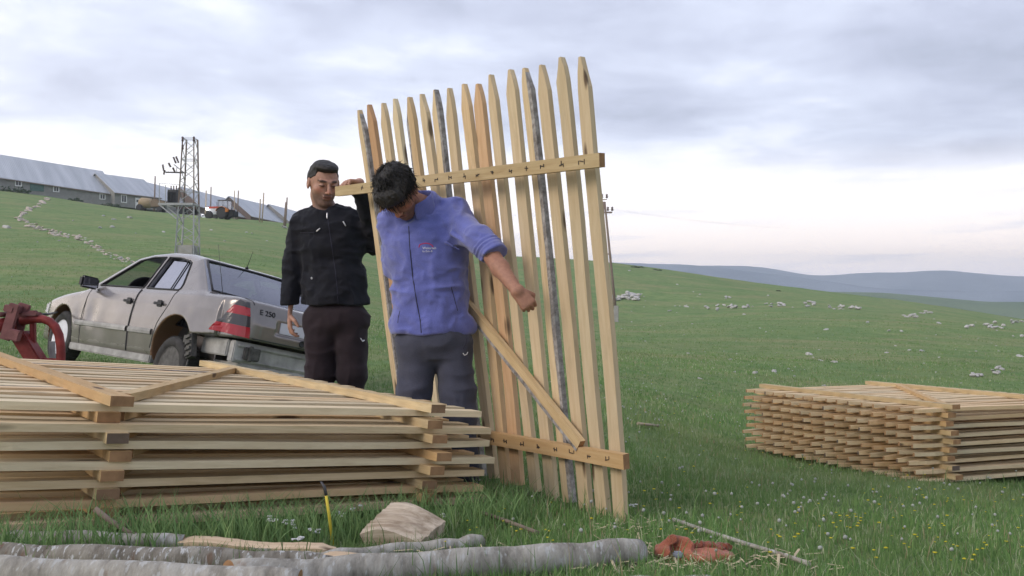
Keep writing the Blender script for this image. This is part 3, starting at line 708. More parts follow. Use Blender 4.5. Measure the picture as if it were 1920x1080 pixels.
def hand_parts(wrist, fdir, back, scale=1.0, thumb_side=1, curls=(60, 60, 60, 60), thumb=((.058, .050, -.012), (.060, .080, -.022)), spread=3):
    """fdir: wrist to knuckles; back: normal of the back of the hand; +x = thumb side"""
    y = Vector(fdir).normalized(); z = Vector(back); z = (z - y * z.dot(y)).normalized(); x = y.cross(z) * thumb_side
    w = Vector(wrist)
    def T(a): return np.array(w + (x * a[0] + y * a[1] + z * a[2]) * scale, np.float32)
    caps = []; palm = []
    for xx, r in ((.027, .015), (.009, .0155), (-.009, .015), (-.026, .0135)):
        palm.append((T((xx * .72, .0, 0)), T((xx, .078, 0)), r * scale, r * .88 * scale))
    for i, (bx, by, L, r) in enumerate(((.029, .083, .070, .0098), (.0095, .087, .078, .0102), (-.010, .084, .072, .0097), (-.028, .076, .057, .0086))):
        a = 0; p = Vector((bx, by, 0)); sp_ = math.radians((1.5 - i) * spread); tot = curls[i]
        for k, fr in enumerate((.46, .30, .24)):
            a += math.radians(tot * (.8, 1.0, .7)[k]); d = Vector((math.sin(sp_) * math.cos(a), math.cos(a) * math.cos(sp_), -math.sin(a)))
            q = p + d * L * fr; caps.append((T(p), T(q), r * (1 - .10 * k) * scale, r * (.92 - .10 * k) * scale)); p = q
    tb = [Vector((.024, .018, -.006)), Vector(thumb[0]), Vector(thumb[1])]
    caps.append((T(tb[0]), T(tb[1]), .0145 * scale, .0115 * scale)); caps.append((T(tb[1]), T(tb[2]), .0112 * scale, .0088 * scale))
    return palm, caps
def f_hand(p, hand):
    palm, caps = hand; d = None
    for a, b, r1, r2 in palm:
        e = f_cap(p, a, b, r1, r2); d = e if d is None else smin(d, e, .010)
    fg = None
    for a, b, r1, r2 in caps:
        e = f_cap(p, a, b, r1, r2); fg = e if fg is None else np.minimum(fg, e)
    return smin(d, fg, .0035)
def chain(p, specs, k):
    d = None
    for sp_ in specs:
        if sp_[0] == 'c': e = f_cap(p, sp_[1], sp_[2], sp_[3], sp_[4])
        else: e = f_ell(p, sp_[1], sp_[2], sp_[3] if len(sp_) > 3 else None)
        d = e if d is None else smin(d, e, k)
    return d
def fold(p, f, seed, amp, dirs):
    """cloth creases: stretched ridges"""
    A = np.asarray(dirs, np.float32)
    w = p + 0.04 * np.stack([vnoise(p, 7.0, seed + 5), vnoise(p, 7.0, seed + 6), vnoise(p, 7.0, seed + 7)], 1)
    r = 1 - np.abs(vnoise(w * A, 1.0, seed)) * 2
    r2 = vnoise(w * A * 2.3, 1.0, seed + 1)
    return f - amp * (np.maximum(r, -.6) * .7 + .35 * r2)
def bounds(pts, pad): 
    a = np.array(pts); return a.min(0) - pad, a.max(0) + pad
def person_part(name, f, lo, hi, v, mat, root, off, tone=None):
    V, F = sdf_mesh(f, lo, hi, v)
    o = mesh_np(name, V - np.array(off, np.float32), F, mat, smooth=True, parent=root)
    if tone is not None:
        at = o.data.color_attributes.new('tone', 'FLOAT_COLOR', 'POINT'); T = tone(V)
        at.data.foreach_set('color', np.concatenate([T, np.ones((len(T), 1), np.float32)], 1).astype(np.float32).ravel())
    return o
from mathutils.bvhtree import BVHTree
BVH = {}
def reg(f, o):                       # remember the finished surface of a garment
    me = o.data; M = o.matrix_world.copy(); off = Vector(o.parent.location)
    BVH[f] = BVHTree.FromPolygons([v.co + off for v in me.vertices], [tuple(pl.vertices) for pl in me.polygons]); return o
def shoot(f, px, py, z0, out=0.0):
    """first point of a surface met when looking through a pixel"""
    o = Vector((0, 0, CH)); d = (P(px, py, 1.0) - o).normalized()
    h = BVH[f].ray_cast(o, d)
    if h[0] is None: return P(px, py, z0 - .1)
    return h[0] - d * out
def seam(name, f, pts, z0, r, mat, root, off, n=None):
    q = []
    for i in range(len(pts) - 1):
        m = 6
        for j in range(m): q.append((pts[i][0] + (pts[i + 1][0] - pts[i][0]) * j / m, pts[i][1] + (pts[i + 1][1] - pts[i][1]) * j / m))
    q.append(pts[-1]); w = [shoot(f, a, b, z0, -r * .3) - Vector(off) for a, b in q]
    return MB().tube(w, r, n=6).build(name, mat, root)

def make_person(label, Z, px_per, J, fns, off, tone_fn, voxels, mats): pass

# ---------------------------------------------------------------- man in the blue fleece
ZB = 4.95
def b(px, py, dz=0.0): return np.array(P(px, py, ZB + dz), np.float32)
bf = Vector((P(818, 906, ZB - .01).x, ZB, gz(P(818, 906, ZB).x, ZB)))
manB = empty('person', bf, label='man in a periwinkle fleece and slate trousers, head bowed, arm stretched along the fence panel', cat='person')
hR = axes((-.08, -.56, -.83), (-.40, -.76, .50)); hC = b(747, 362, -.16); hS = 1.10
neckB = b(797, 392, 0.0)
grip = on_panel(772, 500); 
handL_w = b(970, 546, -.54); handL = hand_parts(handL_w, (.62, -.10, -.78), (.10, -1.0, .10), 1.04, -1, (78, 80, 82, 84), ((.050, .055, -.024), (.028, .078, -.036)), 1)
handR_w = np.array(grip - Vector((.0, .12, .06)), np.float32) ; handR = hand_parts(handR_w, (.25, .85, .35), (-.3, -.4, .9), 1.0, 1, (55, 55, 55, 55))
def body_core_B(p):
    d = chain(p, [('e', b(803, 470), (.165, .105, .20)), ('e', b(812, 560), (.150, .10, .17)), ('e', b(813, 645), (.165, .11, .12)),
                  ('c', b(745, 408), b(850, 396), .06, .06), ('c', b(800, 420), neckB, .075, .062), ('c', neckB, hC + hR @ np.array([0, -.03, -.075], np.float32) * hS, .060, .056),
                  ('c', b(782, 668), b(776, 780, -.03), .080, .058), ('c', b(776, 780, -.03), b(774, 892, 0), .055, .038),
                  ('c', b(850, 668), b(862, 778, -.05), .080, .058), ('c', b(862, 778, -.05), b(876, 892, 0), .055, .038),
                  ('c', b(774, 896), b(768, 902, -.16), .040, .028), ('c', b(876, 896), b(884, 902, -.16), .040, .028)], .04)
    d = smin(d, chain(p, [('c', b(852, 402), b(908, 460, -.27), .050, .043), ('c', b(908, 460, -.27), b(938, 503, -.40), .046, .044), ('c', b(938, 503, -.40), handL_w, .043, .029)], .02), .03)
    d = smin(d, chain(p, [('c', b(735, 412), b(738, 500, .06), .048, .042), ('c', b(738, 500, .06), handR_w, .042, .028)], .02), .03)
    return d
def bodyB(p):
    d = smin(body_core_B(p), f_head(p, hC, hR, hS), .02)
    d = smin(d, f_hand(p, handL), .014); return smin(d, f_hand(p, handR), .014)
SK_B = (.36, .185, .125)
def toneB(V):
    T = head_tone(V, hC, hR, hS, SK_B, (.10, .06, .05), True); return T
lo, hi = bounds([b(700, 310, -.3), b(1030, 905, .45), b(1000, 560, -.72)], .04)
bodyBo = person_part('body', bodyB, lo, hi, .0042, M_skin, manB, bf, toneB)
def fleece(p):
    d = chain(p, [('e', b(800, 470), (.212, .145, .22)), ('e', b(806, 545), (.198, .138, .20)), ('e', b(812, 610), (.222, .145, .13)),
                  ('c', b(750, 412), b(852, 402), .078, .080), ('c', b(797, 420), b(795, 395, -.01), .11, .085)], .05)
    armL = chain(p, [('c', b(852, 412, -.01), b(900, 450, -.24), .078, .064), ('c', b(900, 450, -.24), b(926, 480, -.34), .062, .062)], .03)
    cut = (p - b(927, 475, -.33)) @ np.array(Vector((.52, -.45, -.72)).normalized(), np.float32)
    cuff = ((p - b(915, 464, -.30)) @ np.array(Vector((.52, -.45, -.72)).normalized(), np.float32))
    armL = armL - .004 * np.sin(cuff * 260) * np.exp(-(cuff / .03) ** 2)
    armL = smax(armL, cut, .010)
    armR = chain(p, [('c', b(738, 420, .02), b(742, 500, .07), .078, .064), ('c', b(742, 500, .07), handR_w, .060, .045)], .03)
    armR = smax(armR, (p - handR_w) @ np.array(Vector(tuple(handR_w - b(742, 500, .07))).normalized(), np.float32) + .01, .01)
    d = smin(d, armL, .045); d = smin(d, armR, .035)
    d = fold(p, d, 3, .013, (6, 6, 14)); d = fold(p, d, 9, .009, (13, 7, 7)); d = fold(p, d, 14, .005, (20, 16, 24))
    # diagonal drag creases from the armpit of the stretched arm
    for (a1, a2, r_) in ((b(846, 438, -.17), b(888, 466, -.28), .014), (b(836, 455, -.165), b(866, 470, -.16), .012), (b(866, 405, -.10), b(898, 432, -.28), .012)):
        d = smin(d, f_cap(p, a1, a2, r_, r_ * .5) + .004, .02)
    # open neck: the fleece stops at a standing collar
    col = f_cap(p, b(800, 400, .02), b(786, 366, -.05), .090, .088)
    inner = f_cap(p, b(798, 400, -.01), b(776, 346, -.10), .060, .082)
    d = smin(d, smax(col, -(p[:, 2] - b(0, 420)[2]), .02), .02); d = smax(d, -inner, .008)
    top = (p - b(788, 368, -.05)) @ np.array(Vector((-.18, -.45, .87)).normalized(), np.float32)
    d = smax(d, top, .012)
    hem = b(0, 627)[2] + .006 * np.sin(p[:, 0] * 30) - p[:, 2]
    return smax(d, hem, .016)
lo, hi = bounds([b(700, 350, -.22), b(945, 640, .36), b(930, 500, -.42)], .05)
reg(fleece, person_part('fleece_jacket', fleece, lo, hi, .0055, M_fleece, manB, bf))
def trouB(p):
    d = chain(p, [('e', b(815, 640), (.205, .138, .13)), ('c', b(782, 665), b(777, 735, -.01), .100, .084), ('c', b(777, 735, -.01), b(777, 785, -.03), .082, .072), ('c', b(777, 785, -.03), b(774, 880, 0), .072, .056)], .035)
    d = smin(d, chain(p, [('c', b(850, 665), b(858, 735, -.02), .100, .092), ('c', b(858, 735, -.02), b(864, 782, -.05), .090, .084), ('c', b(864, 782, -.05), b(875, 880, 0), .078, .062)], .035), .022)
    d = fold(p, d, 21, .008, (7, 7, 13)); d = fold(p, d, 23, .006, (15, 9, 6))
    d = smax(d, b(0, 886)[2] - p[:, 2], .01); return smax(d, p[:, 2] - b(0, 606)[2], .01)
lo, hi = bounds([b(730, 595, -.2), b(905, 895, .2)], .04)
reg(trouB, person_part('trousers', trouB, lo, hi, .0055, M_slate, manB, bf))
def hairB(p):
    q = loc(p, hC, hR, hS); x, y, z = q[:, 0], q[:, 1], q[:, 2]
    d = f_ell(q, (0, -.018, .036), (.094, .112, .108))
    d = smin(d, f_ell(q, (0, .078, .064), (.070, .048, .044)), .03)
    w = q + .012 * np.stack([vnoise(q, 26, 2), vnoise(q, 26, 3), vnoise(q, 26, 4)], 1)
    d = d - .0080 * vnoise(w, 30, 1) - .0045 * vnoise(w * np.array([1, 1, .35], np.float32), 150, 5)
    line = (.016 + .24 * y + .012 * vnoise(q, 40, 8) + .012 * vnoise(q, 95, 9)) - z
    ear = -np.hypot((z + .004) / .034, (y + .004) / .026) + 1.0
    d = smax(d, line, .008); d = np.maximum(d, np.where(np.abs(x) > .065, ear * .02, -1))
    return d * hS * .8
lo, hi = bounds([hC - .17, hC + .17], 0); person_part('hair', hairB, lo, hi, .0035, M_hair, manB, bf)
def hair_tufts(root, off, C_, R_, s_, n, rmin, mat, seed, front=True, ln=(.02, .045)):
    """loose locks standing off the head"""
    r = random.Random(seed); mb = MB(); R3 = Matrix(R_.tolist())
    for _ in range(n):
        a = r.uniform(0, 2 * math.pi); e = r.uniform(-.1, 1.25)
        dl = Vector((math.cos(a) * math.cos(e), math.sin(a) * math.cos(e), math.sin(e)))
        base = Vector((dl.x * .086, dl.y * .104 - .018, dl.z * .100 + .036))
        ln_ = .016 + .24 * base.y
        if base.z < ln_ - .004: continue
        sw = Vector((r.uniform(-.6, .6), r.uniform(-.2, 1.0), r.uniform(-.7, .3))); L = r.uniform(*ln)
        if base.z < ln_ + .05 and base.y > -.02: sw = Vector((r.uniform(-.5, .5), r.uniform(0, .5), -1.3)); L = r.uniform(.03, .055); base = base * 1.03
        pts = [base, base + (dl * .6 + sw * .4) * L * .5, base + (dl * .4 + sw * .8) * L]
        mb.tube([Vector(C_.tolist()) + R3 @ (p_ * s_) - Vector(off) for p_ in pts], [.0024, .0018, .0004], n=4)
    mb.build('hair_locks', mat, root)
hair_tufts(manB, bf, hC, hR, hS, 1900, .1, M_hair, 5)
def shoeB(p):
    d = chain(p, [('c', b(774, 893), b(767, 900, -.17), .052, .040), ('e', b(772, 897, -.07), (.050, .13, .040))], .02)
    d = np.minimum(d, chain(p, [('c', b(876, 893), b(885, 900, -.17), .052, .040), ('e', b(879, 897, -.07), (.050, .13, .040))], .02))
    return smax(d, b(0, 909)[2] - p[:, 2], .006)
lo, hi = bounds([b(745, 870, -.26), b(910, 915, .10)], .03); person_part('shoes', shoeB, lo, hi, .006, M_shoe, manB, bf)
seam('jacket_zip', fleece, [(766, 418), (768, 460), (774, 520), (782, 570), (788, 600), (790, 624)], ZB, .0030, M_zip, manB, bf)
seam('pocket_zip', fleece, [(846, 538), (852, 560), (858, 583)], ZB, .0022, M_zip, manB, bf)
seam('pocket_zip', fleece, [(750, 583), (747, 595), (746, 606)], ZB, .0022, M_zip, manB, bf)
def patch(name, f, px, py, w, h, z0, mat, root, off, rows):
    """flat print on cloth: little quads laid on the surface"""
    mb = MB()
    for (x0, y0, x1, y1) in rows:
        m = max(1, int(abs(x1 - x0) / 2.5)); V = []
        for j in range(m + 1):
            u = x0 + (x1 - x0) * j / m
            V += [shoot(f, px + u, py + y0, z0, .0022) - Vector(off), shoot(f, px + u, py + y1, z0, .0022) - Vector(off)]
        mb.poly(V, [(2 * j, 2 * j + 1, 2 * j + 3, 2 * j + 2) for j in range(m)])
    return mb.build(name, mat, root)
seam('chest_emblem', fleece, [(785, 464), (787, 459), (792, 457), (799, 456), (805, 457), (810, 460), (812, 463)], ZB, .0034, M_redprint, manB, bf)
def tiny_text(name, txt, f, px, py, hpx, z0, mat, root, off, slope=0.0):
    cu = bpy.data.curves.new(name, 'FONT'); cu.body = txt; cu.size = 1.0; cu.resolution_u = 2
    to = bpy.data.objects.new(name, cu); SC.collection.objects.link(to); dg = bpy.context.evaluated_depsgraph_get(); me = bpy.data.meshes.new_from_object(to.evaluated_get(dg))
    SC.collection.objects.unlink(to); bpy.data.objects.remove(to)
    k = hpx / .7
    for v in me.vertices: v.co = shoot(f, px + v.co.x * k, py - v.co.y * k + v.co.x * k * slope, z0, .003) - Vector(off)
    me.materials.clear(); me.materials.append(mat); return link(bpy.data.objects.new(name, me), root)
tiny_text('chest_lettering', 'Wekarteh', fleece, 792, 467, 4.4, ZB, M_white, manB, bf)
tiny_text('chest_lettering', 'by Zeka B', fleece, 792, 472.5, 3.2, ZB, M_white, manB, bf)
seam('trouser_emblem', trouB, [(868, 662), (871, 666), (875, 664), (877, 660)], ZB, .0032, M_white, manB, bf)
seam('trouser_pocket', trouB, [(876, 632), (873, 645), (868, 655)], ZB, .0025, M_zip, manB, bf)

# ---------------------------------------------------------------- man in the black jacket
ZK = 6.2
def k_(px, py, dz=0.0): return np.array(P(px, py, ZK + dz), np.float32)
kf = Vector((P(628, 846, ZK).x, ZK, gz(P(628, 846, ZK).x, ZK)))
manK = empty('person', kf, label='stocky man in a black zip jacket gripping the end of the upright panel', cat='person')
kR = axes((.48, -.84, -.30), (.12, -.22, .97)); kC = k_(606, 344, -.06); kS = 1.20
neckK = k_(612, 402, .0)
hkA = k_(539, 588, -.03); handA = hand_parts(hkA, (.10, -.05, -1.0), (-.80, -.55, 0), 1.12, -1, (22, 30, 36, 42), ((.056, .050, -.020), (.064, .082, -.034)), 5)
railE = rtL + (rtR - rtL).normalized() * .05
hw = railE + Vector((.075, .075, .062)); hkB = np.array(hw, np.float32)
handBk = hand_parts(hw, (-.66, -.62, -.02), (-.12, .10, 1.0), 1.12, 1, (48, 52, 56, 60), ((.030, .060, -.050), (.022, .085, -.062)), 6)
def body_core_K(p):
    d = chain(p, [('e', k_(620, 455), (.185, .115, .21)), ('e', k_(628, 545), (.165, .115, .18)), ('e', k_(630, 605), (.175, .115, .13)),
                  ('c', k_(575, 412), k_(655, 408, .02), .065, .065), ('c', k_(612, 420), neckK, .085, .072), ('c', neckK, kC + kR @ np.array([0, -.03, -.07], np.float32) * kS, .072, .068),
                  ('c', k_(605, 625), k_(602, 728, -.03), .090, .066), ('c', k_(602, 728, -.03), k_(600, 836), .062, .042),
                  ('c', k_(655, 625), k_(657, 730, -.02), .090, .066), ('c', k_(657, 730, -.02), k_(655, 838), .062, .042),
                  ('c', k_(600, 840), k_(606, 846, -.18), .042, .030), ('c', k_(655, 840), k_(664, 846, -.18), .042, .030)], .04)
    d = smin(d, chain(p, [('c', k_(562, 418), k_(547, 505, .03), .055, .046), ('c', k_(547, 505, .03), hkA, .046, .031)], .02), .03)
    d = smin(d, chain(p, [('c', k_(664, 412, .03), k_(704, 455, .05), .055, .046), ('c', k_(704, 455, .05), hkB, .046, .030)], .02), .03)
    return d
def bodyK(p):
    d = smin(body_core_K(p), f_head(p, kC, kR, kS), .02)
    d = smin(d, f_hand(p, handA), .016); return smin(d, f_hand(p, handBk), .016)
lo, hi = bounds([k_(525, 295, -.42), k_(715, 850, .28)], .04)
person_part('body', bodyK, lo, hi, .0052, M_skin, manK, kf, lambda V: head_tone(V, kC, kR, kS, (.43, .25, .185), (.12, .085, .075), True))
def jack(p):
    d = chain(p, [('e', k_(620, 455), (.228, .150, .23)), ('e', k_(627, 530), (.214, .150, .20)), ('e', k_(630, 570), (.222, .150, .12)),
                  ('c', k_(578, 418), k_(655, 414, .02), .085, .085), ('c', k_(612, 425), k_(612, 402), .12, .09)], .05)
    a1 = chain(p, [('c', k_(568, 424), k_(549, 505, .03), .084, .070), ('c', k_(549, 505, .03), k_(539, 588, -.03), .066, .054)], .03)
    a1 = smax(a1, k_(0, 594)[2] + .25 * (p[:, 0] - k_(539, 0)[0]) - p[:, 2], .008)
    hb = Vector(hkB.tolist()); el_ = Vector(k_(704, 455, .05).tolist()); dr_ = (hb - el_).normalized()
    a2 = chain(p, [('c', k_(660, 424, .03), k_(702, 456, .05), .080, .068), ('c', k_(704, 455, .05), hkB, .066, .050)], .03)
    a2 = smax(a2, (p - np.array(hb - dr_ * .02, np.float32)) @ np.array(dr_, np.float32), .008)
    d = smin(d, a1, .03); d = smin(d, a2, .03)
    d = fold(p, d, 33, .013, (6, 6, 14)); d = fold(p, d, 39, .009, (12, 8, 8)); d = fold(p, d, 44, .005, (20, 16, 24))
    col = f_cap(p, k_(612, 412, .01), k_(610, 384, 0), .098, .088); inner = f_cap(p, k_(612, 414, -.04), k_(606, 372, -.03), .056, .084)
    d = smin(d, smax(col, -(p[:, 2] - k_(0, 425)[2]), .02), .02); d = smax(d, -inner, .008)
    d = smax(d, (p - k_(611, 379, -.05)) @ np.array(Vector((-.05, .25, .95)).normalized(), np.float32) , .012)
    return smax(d, k_(0, 572)[2] + .004 * np.sin(p[:, 0] * 26) - p[:, 2], .014)
lo, hi = bounds([k_(520, 372, -.33), k_(730, 600, .26)], .05); reg(jack, person_part('jacket', jack, lo, hi, .006, M_blackjk, manK, kf))
def trouK(p):
    d = chain(p, [('e', k_(631, 598), (.222, .148, .14)), ('c', k_(603, 625), k_(600, 700, -.02), .116, .090), ('c', k_(600, 700, -.02), k_(601, 745, -.03), .088, .080), ('c', k_(601, 745, -.03), k_(600, 832), .080, .064)], .035)
    d = smin(d, chain(p, [('c', k_(657, 625), k_(660, 700, -.02), .116, .092), ('c', k_(660, 700, -.02), k_(657, 745, -.02), .090, .082), ('c', k_(657, 745, -.02), k_(655, 832), .080, .064)], .035), .025)
    d = fold(p, d, 51, .009, (7, 7, 12)); d = fold(p, d, 53, .006, (14, 9, 6))
    d = smax(d, k_(0, 838)[2] - p[:, 2], .01); return smax(d, p[:, 2] - k_(0, 560)[2], .01)
lo, hi = bounds([k_(545, 550, -.22), k_(715, 845, .24)], .04); reg(trouK, person_part('trousers', trouK, lo, hi, .006, M_maroon, manK, kf))
def hairK(p):
    q = loc(p, kC, kR, kS) / np.array([1.05, 1, 1], np.float32); x, y, z = q[:, 0], q[:, 1], q[:, 2]
    d = f_ell(q, (0, -.016, .030), (.0795, .0995, .094))
    d = smin(d, f_ell(q, (0, .016, .094), (.064, .082, .030)), .02)
    d = d - .0022 * vnoise(q, 60, 1) - .0016 * vnoise(q, 130, 2)
    line = np.maximum(.066 - .004 * np.cos(x * 30) - z, 0 * z - 1)
    side = (.030 + 1.35 * (y - .020)) - z       # in front of the ear the hair stops
    front = np.where(y > .03, (.074 - z), (.000 + .9 * y) - z)
    front = smax((.020 + .62 * y) - z, np.where(y > .045, .072 - z, -1 + 0 * z), .01)
    ear = -np.hypot((z + .004) / .034, (y + .004) / .024) + 1.0
    d = smax(d, front, .004); d = np.maximum(d, np.where(np.abs(x) > .062, ear * .02, -1))
    return d * kS * .85
lo, hi = bounds([kC - .19, kC + .19], 0); person_part('hair', hairK, lo, hi, .0038, M_hair, manK, kf)
def shoeK(p):
    d = chain(p, [('c', k_(600, 838), k_(607, 845, -.19), .055, .042), ('e', k_(603, 842, -.08), (.054, .14, .042))], .02)
    d = np.minimum(d, chain(p, [('c', k_(655, 838), k_(665, 845, -.19), .055, .042), ('e', k_(660, 842, -.08), (.054, .14, .042))], .02))
    return smax(d, k_(0, 853)[2] - p[:, 2], .006)
lo, hi = bounds([k_(575, 820, -.30), k_(695, 860, .12)], .03); person_part('shoes', shoeK, lo, hi, .007, M_shoe, manK, kf)
seam('jacket_zip', jack, [(613, 398), (617, 430), (623, 470), (629, 510), (632, 540), (634, 570)], ZK, .0028, M_zip, manK, kf)
seam('zip_pull', jack, [(613, 399), (613, 410)], ZK, .0055, M_pull, manK, kf)
seam('pocket_zip', jack, [(563, 436), (590, 436)], ZK, .0022, M_zip, manK, kf)
seam('zip_pull', jack, [(593, 434), (600, 428)], ZK, .0050, M_pull, manK, kf)
seam('zip_pull', jack, [(643, 415), (648, 424)], ZK, .0045, M_pull, manK, kf)
seam('jacket_stud', jack, [(584, 521), (586, 523)], ZK, .0075, M_pull, manK, kf)
seam('trouser_emblem', trouK, [(676, 634), (680, 640), (683, 638)], ZK, .0045, M_white, manK, kf)

def collar(c, up, front, r0, r1, h, gap, mat, root, off, squash=.85):
    """standing fleece collar: a thick open band round the neck"""
    z = Vector(up).normalized(); y = Vector(front); y = (y - z * y.dot(z)).normalized(); x = y.cross(z); n = 40; V_, F_ = [], []; c = Vector(c.tolist())
    for i in range(n + 1):
        a = gap / 2 + (2 * math.pi - gap) * i / n; e = min(i, n - i) / n * 2; d = x * math.sin(a) + y * math.cos(a) * squash
        hh = h * (.70 + .30 * min(1, e * 3)); wv = .004 * math.sin(a * 5) + .003 * math.sin(a * 11)
        for rr, zz in ((r0, -.035), (r0 + (r1 - r0) * .5 + .004, h * .25), (r1 + .003 + wv, hh - .006), (r1 - .003 + wv, hh), (r1 - .010 + wv, hh - .006), (r0 + (r1 - r0) * .5 - .012, h * .25), (r0 - .018, -.035)):
            V_.append((c + d * rr + z * zz - Vector(off))[:])
    k = 7
    for i in range(n):
        for j in range(k): F_.append((i * k + j, i * k + (j + 1) % k, (i + 1) * k + (j + 1) % k, (i + 1) * k + j))
    F_ += [tuple(range(k)), tuple(range(n * k, n * k + k))[::-1]]
    o = mesh_np('collar', V_, F_, mat, smooth=True, parent=root); bm = bmesh.new(); bm.from_mesh(o.data); bmesh.ops.recalc_face_normals(bm, faces=bm.faces); bm.to_mesh(o.data); bm.free()
    m = o.modifiers.new('sub', 'SUBSURF'); m.levels = m.render_levels = 1; return o
collar(b(783, 394, -.05), (-.20, -.42, .88), (-.35, -.95, -.2), .100, .098, .082, .40, M_fleece, manB, bf)
collar(k_(611, 404, -.01), (.0, -.12, .99), (.10, -1, 0), .100, .090, .062, .75, M_blackjk, manK, kf)
# ================================================================ the car
def paint_mat():
    m, t, b = newmat('champagne_paint', 0.30, 0.55, 0.5)
    a = N(t, 'ShaderNodeAttribute', attribute_name='wear'); sp_ = N(t, 'ShaderNodeSeparateColor'); lk(t, a.outputs['Color'], sp_.inputs[0])
    tc, mp, _ = obj_co(t); n = N(t, 'ShaderNodeTexNoise', Scale=4.0, Detail=3.0, Roughness=0.5); lk(t, mp.outputs[0], n.inputs['Vector'])
    n2 = N(t, 'ShaderNodeTexNoise', Scale=28.0, Detail=5.0, Roughness=0.7); lk(t, mp.outputs[0], n2.inputs['Vector'])
    base = ramp(t, n.outputs[0], [(0.3, (0.205, 0.184, 0.175)), (0.7, (0.265, 0.240, 0.230))])
    dirt = mth(t, 'MULTIPLY', sp_.outputs[1], mth(t, 'MULTIPLY_ADD', n.outputs[0], 1.6, -0.1), clamp=True)
    c = mixc(t, dirt, base.outputs[0], (0.16, 0.145, 0.13))
    rs = mth(t, 'GREATER_THAN', mth(t, 'ADD', sp_.outputs[0], mth(t, 'MULTIPLY', n2.outputs[0], 0.55)), 0.78)
    c = mixc(t, rs, c, (0.15, 0.075, 0.035))
    lk(t, c, b.inputs['Base Color'])
    rg = mth(t, 'ADD', 0.20, mth(t, 'MULTIPLY', dirt, 0.5)); rg = mth(t, 'ADD', rg, mth(t, 'MULTIPLY', rs, 0.5)); lk(t, rg, b.inputs['Roughness'])
    lk(t, mth(t, 'MULTIPLY', 0.50, mth(t, 'SUBTRACT', 1.0, mth(t, 'MAXIMUM', dirt, rs))), b.inputs['Metallic'])
    b.inputs['Coat Weight'].default_value = 0.35; b.inputs['Coat Roughness'].default_value = 0.12
    return m
M_paint = paint_mat()
def glass_mat(name, tint, refl):
    m = bpy.data.materials.new(name); m.use_nodes = True; t = m.node_tree; t.nodes.clear()
    o = N(t, 'ShaderNodeOutputMaterial'); tr = N(t, 'ShaderNodeBsdfTransparent'); tr.inputs[0].default_value = (*tint, 1)
    g = N(t, 'ShaderNodeBsdfGlossy', Roughness=0.03); g.inputs[0].default_value = (.62, .63, .70, 1)
    lw_ = N(t, 'ShaderNodeLayerWeight', Blend=0.5); f = mth(t, 'MULTIPLY_ADD', mth(t, 'POWER', lw_.outputs['Facing'], 4.0), 0.75, refl, clamp=True)
    mx = N(t, 'ShaderNodeMixShader'); lk(t, f, mx.inputs[0]); lk(t, tr.outputs[0], mx.inputs[1]); lk(t, g.outputs[0], mx.inputs[2]); lk(t, mx.outputs[0], o.inputs[0])
    return m
M_glass = glass_mat('car_glass', (.74, .78, .78), .34); M_glass_side = glass_mat('car_side_glass', (.40, .42, .44), .50)
M_trim = simple('black_trim', (0.025, 0.025, 0.028), 0.5); M_interior = simple('grey_cloth_interior', (0.10, 0.10, 0.115), 0.9)
M_lens = newmat('red_lens', 0.15, 0, 0.6)[0]; M_lens.node_tree.nodes['Principled BSDF'].inputs['Base Color'].default_value = (.36, .02, .03, 1)
M_smoke = newmat('smoked_lens', 0.15, 0, 0.6)[0]; M_smoke.node_tree.nodes['Principled BSDF'].inputs['Base Color'].default_value = (.055, .05, .055, 1)
M_tyre = simple('tyre_rubber', (0.045, 0.043, 0.042), 0.85, scale=14, var=.4); M_rim_dark = simple('dirty_steel_rim', (0.11, 0.105, 0.10), 0.6, 0.5, scale=20, var=.4)
M_rim = simple('silver_wheel_cover', (0.60, 0.61, 0.66), 0.35, 0.3); M_inner = simple('bare_grey_panel', (0.36, 0.35, 0.335), 0.7, 0.1, scale=5, var=.35, bmp=.2)
M_plate = simple('number_plate', (0.62, 0.60, 0.66), 0.4, var=.06); M_chrome = simple('chrome', (0.6, 0.6, 0.6), 0.15, 1.0)
XR, XF, WR = -1.27, 1.42, 0.31
def poly2(px, pz, pts):
    d = np.full(px.shape, 1e9, np.float32); s = np.ones(px.shape, np.float32); n = len(pts); j = n - 1
    for i in range(n):
        ex, ez = pts[j][0] - pts[i][0], pts[j][1] - pts[i][1]; wx, wz = px - pts[i][0], pz - pts[i][1]
        k = np.clip((wx * ex + wz * ez) / (ex * ex + ez * ez), 0, 1); d = np.minimum(d, (wx - ex * k) ** 2 + (wz - ez * k) ** 2)
        c1 = pz >= pts[i][1]; c2 = pz < pts[j][1]; c3 = ex * wz > ez * wx
        s = np.where((c1 & c2 & c3) | (~c1 & ~c2 & ~c3), -s, s); j = i
    return s * np.sqrt(d)
BODY = [(2.22, .34), (2.27, .52), (2.22, .66), (2.08, .745), (1.5, .835), (1.02, .905), (.4, .93), (-.9, .945), (-1.45, .975), (-2.05, .955), (-2.17, .93), (-2.235, .72), (-2.22, .36), (-2.10, .27), (-1.0, .21), (1.2, .20), (2.05, .25)]
GREEN = [(1.08, .86), (.36, 1.345), (.10, 1.395), (-.30, 1.42), (-.72, 1.405), (-1.02, 1.36), (-1.62, .95), (-1.6, .80), (1.08, .80)]
DLO_F = [(.735, .965), (.245, 1.300), (.0, 1.345), (-.275, 1.352), (-.315, .965)]
DLO_R = [(-.385, .965), (-.350, 1.352), (-.60, 1.345), (-.83, 1.310), (-.90, 1.285), (-1.075, 1.03), (-1.085, .985), (-1.06, .965)]
def wside(z): return np.interp(z, [.15, .30, .50, .66, .80, .92, .97, 1.42], [.780, .825, .848, .845, .832, .800, .775, .545]).astype(np.float32)
